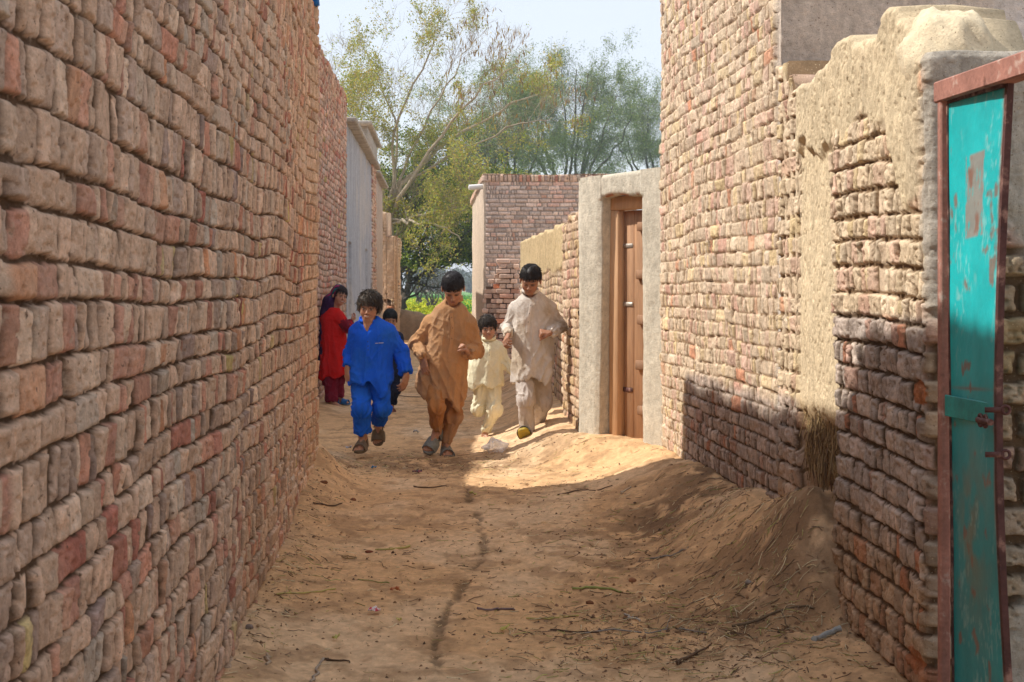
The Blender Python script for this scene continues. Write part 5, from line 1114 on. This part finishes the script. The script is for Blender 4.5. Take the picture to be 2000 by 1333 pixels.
stick('stalk', 'stalk', 'thin yellowish stalk lying below the small wire ring', [(700, 1134), (730, 1138), (760, 1140)], .003, .0025, GN, grp=G1)
stick('stick', 'stick', 'straight purplish grey stick right of the damp trickle', [(932, 1190), (968, 1193), (1005, 1195)], .005, .004, (.22, .16, .16), grp=G1)
stick('stalk', 'stalk', 'long thin yellow stalk below the straight grey stick', [(1028, 1210), (1070, 1212), (1130, 1205)], .003, .0035, YW, grp=G1)
stick('stick', 'stick', 'short pale curved stick above the long twigs on the right', [(1220, 1203), (1235, 1210), (1250, 1216)], .005, .004, (.45, .42, .38), grp=G1)
stick('twig', 'twig', 'long wavy grey twig crossing the lower right dirt', [(1135, 1240), (1200, 1232), (1270, 1238), (1330, 1232), (1385, 1236)], .0035, .0025, GR, [(5, (1310, 1210))], grp=G1)
stick('twig', 'twig', 'thin dark twig just left of the long wavy grey twig', [(1075, 1233), (1110, 1236), (1170, 1237)], .004, .003, DK, grp=G1)
stick('root', 'root', 'knobbly dark root piece in the lower right straw', [(1322, 1300), (1345, 1290), (1360, 1272)], .008, .005, (.14, .085, .05), [(5, (1390, 1262)), (2, (1310, 1288))], grp=G1)
stick('stick', 'stick', 'greyish stick leaning at the bottom left of the lane', [(606, 1335), (618, 1312), (632, 1290)], .006, .0045, (.36, .30, .24), grp=G1)
stick('twig', 'twig', 'dark twig lying across the top of the leaning bottom stick', [(630, 1290), (655, 1292), (683, 1296)], .004, .003, DK, grp=G1)
stick('stick', 'stick', 'short upright pale stick near the left wall foot', [(520, 1300), (521, 1290), (521, 1281)], .006, .005, (.42, .33, .24), grp=G1)
stick('stick', 'stick', 'pale splinter on the mound beside the dark forked twig', [(1213, 967), (1222, 960), (1232, 953)], .005, .004, (.50, .42, .33), grp=G1)
stick('stalk', 'stalk', 'dry pale stalk against the foot of the pier', [(1585, 1120), (1610, 1112), (1640, 1102)], .003, .003, (.44, .34, .18), grp=G1)
stick('twig', 'twig', 'long dark curved twig lying at the foot of the left wall beyond the wrapper', [(612, 985), (640, 990), (668, 984)], .006, .003, DK, grp=G1)
stick('twig', 'twig', 'slim dark twig in front of the running boys', [(808, 952), (840, 955), (872, 950)], .005, .003, DK, grp=G1)
stick('stick', 'stick', 'bent grey twig lying near the middle of the dark soil patch', [(1270, 1095), (1310, 1085), (1338, 1076)], .005, .003, GR, grp=G1)
stick('branch', 'branch', 'rough dark branch at the foot of the pier in the straw', [(1430, 1222), (1500, 1205), (1560, 1185), (1590, 1170)], .006, .004, (.17, .12, .07), [(4, (1540, 1215))], grp=G1)
stick('slat', 'slat', 'flat bluish grey strip lying against the pier foot', [(1590, 1252), (1615, 1243), (1642, 1233)], .012, .011, (.36, .38, .37), grp=G1)
stick('twig', 'twig', 'slender dark twig behind the boy in bright blue', [(775, 773), (800, 776), (830, 777)], .006, .004, DK, grp=G1)
def scrap(name, cat, lab, px, py, w_, h_, col, seed, col2=None, lift=.02):
    r = np.random.default_rng(seed); c = gp(px, py); n = 12; U, V = np.meshgrid(np.linspace(-1, 1, n), np.linspace(-1, 1, n), indexing='ij')
    Z = lift*(fbm(U*1.5+9, V*1.5+9, 0, seed, 3))*1.6; rad = 1-.25*fbm(U*2+5, V*2+5, 0, seed+2, 2); a = r.uniform(-.5, .5); X = (U*math.cos(a)-V*math.sin(a)*.6)*w_*.5*rad; Y_ = (U*math.sin(a)+V*math.cos(a))*h_*.5*rad
    v = np.stack([c.x+X, c.y+Y_, 0*X], -1).reshape(-1, 3); v[:, 2] = ground_z(v[:, 0], v[:, 1])+.002+Z.ravel(); i = np.arange(n*n).reshape(n, n); f = np.stack([i[:-1, :-1], i[1:, :-1], i[1:, 1:], i[:-1, 1:]], -1).reshape(-1, 4)
    cc = np.broadcast_to(np.array(col), (n*n, 3)).copy()
    if col2: k = (fbm(U*2, V*2, 0, seed+4, 2) > .5).ravel(); cc[k] = col2
    o = mesh_np(name, v, f, M_scrap, None, cc); sm_ = o.modifiers.new('t', 'SOLIDIFY'); sm_.thickness = .0012; tag(o, lab, cat); return o
M_scrap = material('litter_foil', attr=True, rough=.45, spec=.5, bump=((90, .4, .003),), var=.08)
scrap('wrapper', 'wrapper', 'crumpled red and white wrapper left of the damp trickle', 731, 1200, .055, .045, (.55, .03, .06), 1, (.75, .70, .72), .025)
scrap('petal', 'petal', 'pale yellow crumb right of the red and white wrapper', 780, 1217, .022, .02, (.62, .55, .16), 2, None, .018)
scrap('leaf', 'leaf', 'small yellow leaf below the long thin yellow stalk', 986, 1235, .04, .02, (.60, .55, .15), 3)
scrap('leaf', 'leaf', 'orange dry leaf scrap above the red and white wrapper', 772, 1158, .05, .02, (.50, .17, .06), 4)
scrap('scrap', 'scrap', 'small bright blue scrap in front of the boy in blue', 730, 917, .045, .03, (.03, .22, .50), 5)
scrap('scrap', 'scrap', 'dark red scrap of foil in the trampled straw', 815, 926, .08, .03, (.28, .02, .05), 6, (.05, .03, .03))
scrap('paper', 'paper', 'crumpled silver paper beside the blue boy\'s planted foot', 681, 880, .055, .06, (.50, .50, .56), 7, (.22, .22, .25), .03)
scrap('paper', 'paper', 'small grey paper scrap just left of the orange boy\'s raised sandal', 813, 848, .06, .06, (.42, .40, .38), 8, (.25, .22, .2), .03)
scrap('leaf', 'leaf', 'yellow green leaf above the straight grey stick on the slope', 923, 968, .05, .03, (.45, .45, .10), 9)
scrap('leaf', 'leaf', 'yellow leaf at the very bottom middle of the lane', 656, 1252, .03, .02, (.52, .50, .14), 10)
# plastic bag
c = gp(968, 884); U, V = np.meshgrid(np.linspace(0, 2*np.pi, 34, endpoint=False), np.linspace(0, 1, 13), indexing='ij')
rad = (1-V**1.3)*(1+.7*(vn(np.cos(U)*2.2+5, np.sin(U)*2.2+5, V*3, 3)-.5)*2)+.02; zz = .10*V**.8*(1+.5*(vn(np.cos(U)*2+3, np.sin(U)*2+3, V*3, 6)-.5))+.022*ridge(vn(np.cos(U)*4+9, np.sin(U)*4+9, V*5, 4))
X = c.x+(np.cos(U)*rad*.105) - .03*V; Y_ = c.y+np.sin(U)*rad*.09; v = np.stack([X, Y_, 0*X], -1).reshape(-1, 3); v[:, 2] = ground_z(v[:, 0], v[:, 1])+zz.ravel(); i = np.arange(U.size).reshape(U.shape); j = np.roll(i, -1, 0); f = np.stack([i[:, :-1], j[:, :-1], j[:, 1:], i[:, 1:]], -1).reshape(-1, 4); f = np.concatenate([f[:, [0, 1, 2]], f[:, [0, 2, 3]]])
M_bag = material('thin_plastic', (.88, .87, .90), rough=.25, spec=.6, bump=((28, .8, .02), (90, .5, .006)), var=.06)
M_bag.node_tree.nodes['Principled BSDF'].inputs['Alpha'].default_value = .50
tag(mesh_np('plastic_bag', v, f, M_bag, None, None, False), 'crumpled translucent white plastic bag on the sunlit dirt', 'plastic bag')
# wire ring, chips and stones
mb = MB(); c = gp(683, 1092); th = np.linspace(0, 2*np.pi, 26); q = np.stack([c.x+.034*np.cos(th), c.y+.05*np.sin(th), 0*th], 1); q[:, 2] = ground_z(q[:, 0], q[:, 1])+.007; mb.tube(q, .0028, n=6, col=(.25, .17, .07), cap=False); tag(mb.build('ring', M_dry), 'small brown ring of twisted fibre left of the damp trickle', 'ring')
def stone(lab, px, py, r_, col, seed, name='stone', cat='stone'): 
    c = gp(px, py); o = lump(name, (c.x, c.y, c.z+r_[2]*.4), r_, seed, col, M_brk2, None, .35, 20); tag(o, lab, cat)
stone('dark red brick chip beside the pale green stalk', 721, 1080, (.022, .012, .009), (.20, .07, .04), 3, 'brick_chip', 'brick chip')
stone('brown stone right of the thick yellow green stalk, by two sticks', 1152, 1180, (.018, .014, .010), (.20, .09, .045), 4)
stone('reddish clod on the slope below the dark soil patch', 1235, 1136, (.018, .014, .012), (.32, .15, .08), 5, 'clod', 'clod')
stone('grey stone at the foot of the left wall', 487, 1228, (.016, .014, .012), (.26, .20, .17), 6)
stone('dark brown clod near the left wall in the middle distance', 632, 944, (.028, .022, .012), (.20, .09, .045), 7, 'clod', 'clod')
stone('pale grey pebble lump half way up the right slope', 1462, 1140, (.014, .012, .010), (.30, .26, .23), 8)
stone('small red brick piece in front of the low orange scrap of foil', 690, 978, (.018, .014, .012), (.26, .12, .07), 9, 'brick_chip', 'brick chip')
# straw, crumbs
def scatter(n, seed, zones):
    r = np.random.default_rng(seed); out = []
    for (px, py, rx, ry, k) in zones:
        m = int(n*k); Y0 = EYE*FPX/(py-HOR); X0 = (px-1000)/FPX*Y0; out.append(np.stack([X0+r.normal(size=m)*rx, Y0+r.normal(size=m)*ry], 1))
    Q = np.concatenate(out); ok = (Q[:, 0] > XL(Q[:, 1])+.03) & (Q[:, 0] < XR(Q[:, 1])-.03) & (Q[:, 1] > 4.2); return Q[ok], r
Z1 = [(1250, 1250, .30, .5, .16), (1450, 1250, .25, .6, .20), (1550, 1200, .2, .5, .06), (1300, 1060, .35, .5, .10), (1450, 1100, .25, .4, .03), (860, 905, .75, .45, .16), (520, 1200, .12, 1.0, .08), (590, 1000, .12, 1.2, .06), (900, 1150, .7, 1.2, .10), (1100, 1000, .5, 1.0, .06)]
Q, r = scatter(3600, 5, Z1); mb = MB()
for (x, y) in Q:
    L = r.uniform(.012, .075); a = r.uniform(0, 6.28); w_ = r.uniform(.0009, .0022); t = np.linspace(-.5, .5, 4); bd = r.normal()*.06*L; q = np.stack([x+np.cos(a)*L*t-np.sin(a)*bd*(4*t*t), y+np.sin(a)*L*t+np.cos(a)*bd*(4*t*t), 0*t], 1); q[:, 2] = ground_z(q[:, 0], q[:, 1])+w_+r.random()*.004+abs(r.normal())*.004*(t+.5)
    mb.tube(q, w_, n=3, col=np.array([(.66, .52, .30), (.54, .40, .22), (.24, .16, .10), (.44, .42, .15), (.74, .64, .42), (.16, .10, .06)][r.integers(0, 6)])*r.uniform(.7, 1.2), cap=False)
tag(mb.build('straw', M_dry), 'scattered straw, chaff and tiny twigs trodden into the dirt', 'straw', kind='stuff')
Q, r = scatter(5200, 9, Z1+[(900, 1200, 1.0, 1.0, .2), (900, 980, .9, 1.5, .2), (560, 1050, .15, 2.0, .15)]); mb = MB(); ic = np.array([(0, 0, 1), (.9, 0, .1), (.28, .85, 0), (-.72, .53, .1), (-.72, -.53, -.05), (.28, -.85, .1)]); fi = [[0, 1, 2], [0, 2, 3], [0, 3, 4], [0, 4, 5], [0, 5, 1]]
R_ = (.0022+.0075*r.random(len(Q))**4); n = len(Q); z = ground_z(Q[:, 0], Q[:, 1]); V = ic[None]*R_[:, None, None]*(1+.5*r.normal(size=(n, 6, 3))*.5)*np.array([1.2, 1.2, .9]); V += np.stack([Q[:, 0], Q[:, 1], z], 1)[:, None]; Fi = (np.array(fi)[None]+np.arange(n)[:, None, None]*6).reshape(-1, 3)
cc = np.array([(.34, .20, .10), (.22, .12, .06), (.12, .07, .04), (.42, .27, .15), (.25, .14, .08)])[r.integers(0, 5, n)]*r.uniform(.7, 1.2, n)[:, None]; mb.add(V.reshape(-1, 3), Fi, np.repeat(cc, 6, 0)); tag(mb.build('crumbs', M_dry, None, smooth=False), 'small crumbs of earth and brick strewn over the lane', 'earth crumbs', kind='stuff')
mb = MB(); r = np.random.default_rng(31)
for k in range(420):
    y = r.uniform(6.02, 6.90); z0 = r.uniform(.62, .90); L = r.uniform(.04, .20); x = float(np.interp(y, [6.0, 6.9], [1.275, 1.30]))+.035+r.uniform(-.01, .05)*(1.2-z0); q = np.array([[x, y, z0], [x-.008+r.normal()*.006, y+r.normal()*.012, z0-L*.5], [x+r.normal()*.012, y+r.normal()*.025, z0-L]])
    mb.tube(q, r.uniform(.0012, .0028), n=3, col=np.array([(.34, .24, .12), (.24, .16, .08), (.15, .095, .05), (.46, .34, .18)][r.integers(0, 4)]), cap=False)
fw_ = mb.build('straw_fringe', M_dry, bpy.data.objects[CWN]); tag(fw_, kind='stuff')
# blue rag high on the left wall
M_blue = material('blue_rag', (.01, .12, .42), bump=((60, .4, .004),))
mb = MB(); pt = P(606, 3, 10.2); mb.box((pt.x+.03, pt.y, pt.z+.02), (.05, .10, .10), bev=.012, jit=.006); tag(mb.build('rag', M_blue), 'small bright blue rag stuck at the top of the left wall edge', 'rag')
# ------------------------------------------------------------------ air
hz = MB(); hz.box((0, 300, 6.5), (760, 760, 16.0)); hzm = bpy.data.materials.new('air'); hzm.use_nodes = True; nn = hzm.node_tree; nn.nodes.clear()
vo = nn.nodes.new('ShaderNodeVolumePrincipled'); vo.inputs['Density'].default_value = .0013; vo.inputs['Color'].default_value = (.80, .88, 1, 1); vo.inputs['Anisotropy'].default_value = .2
oo = nn.nodes.new('ShaderNodeOutputMaterial'); nn.links.new(vo.outputs[0], oo.inputs['Volume'])
tag(hz.build('haze', hzm, None, smooth=False), kind='stuff')
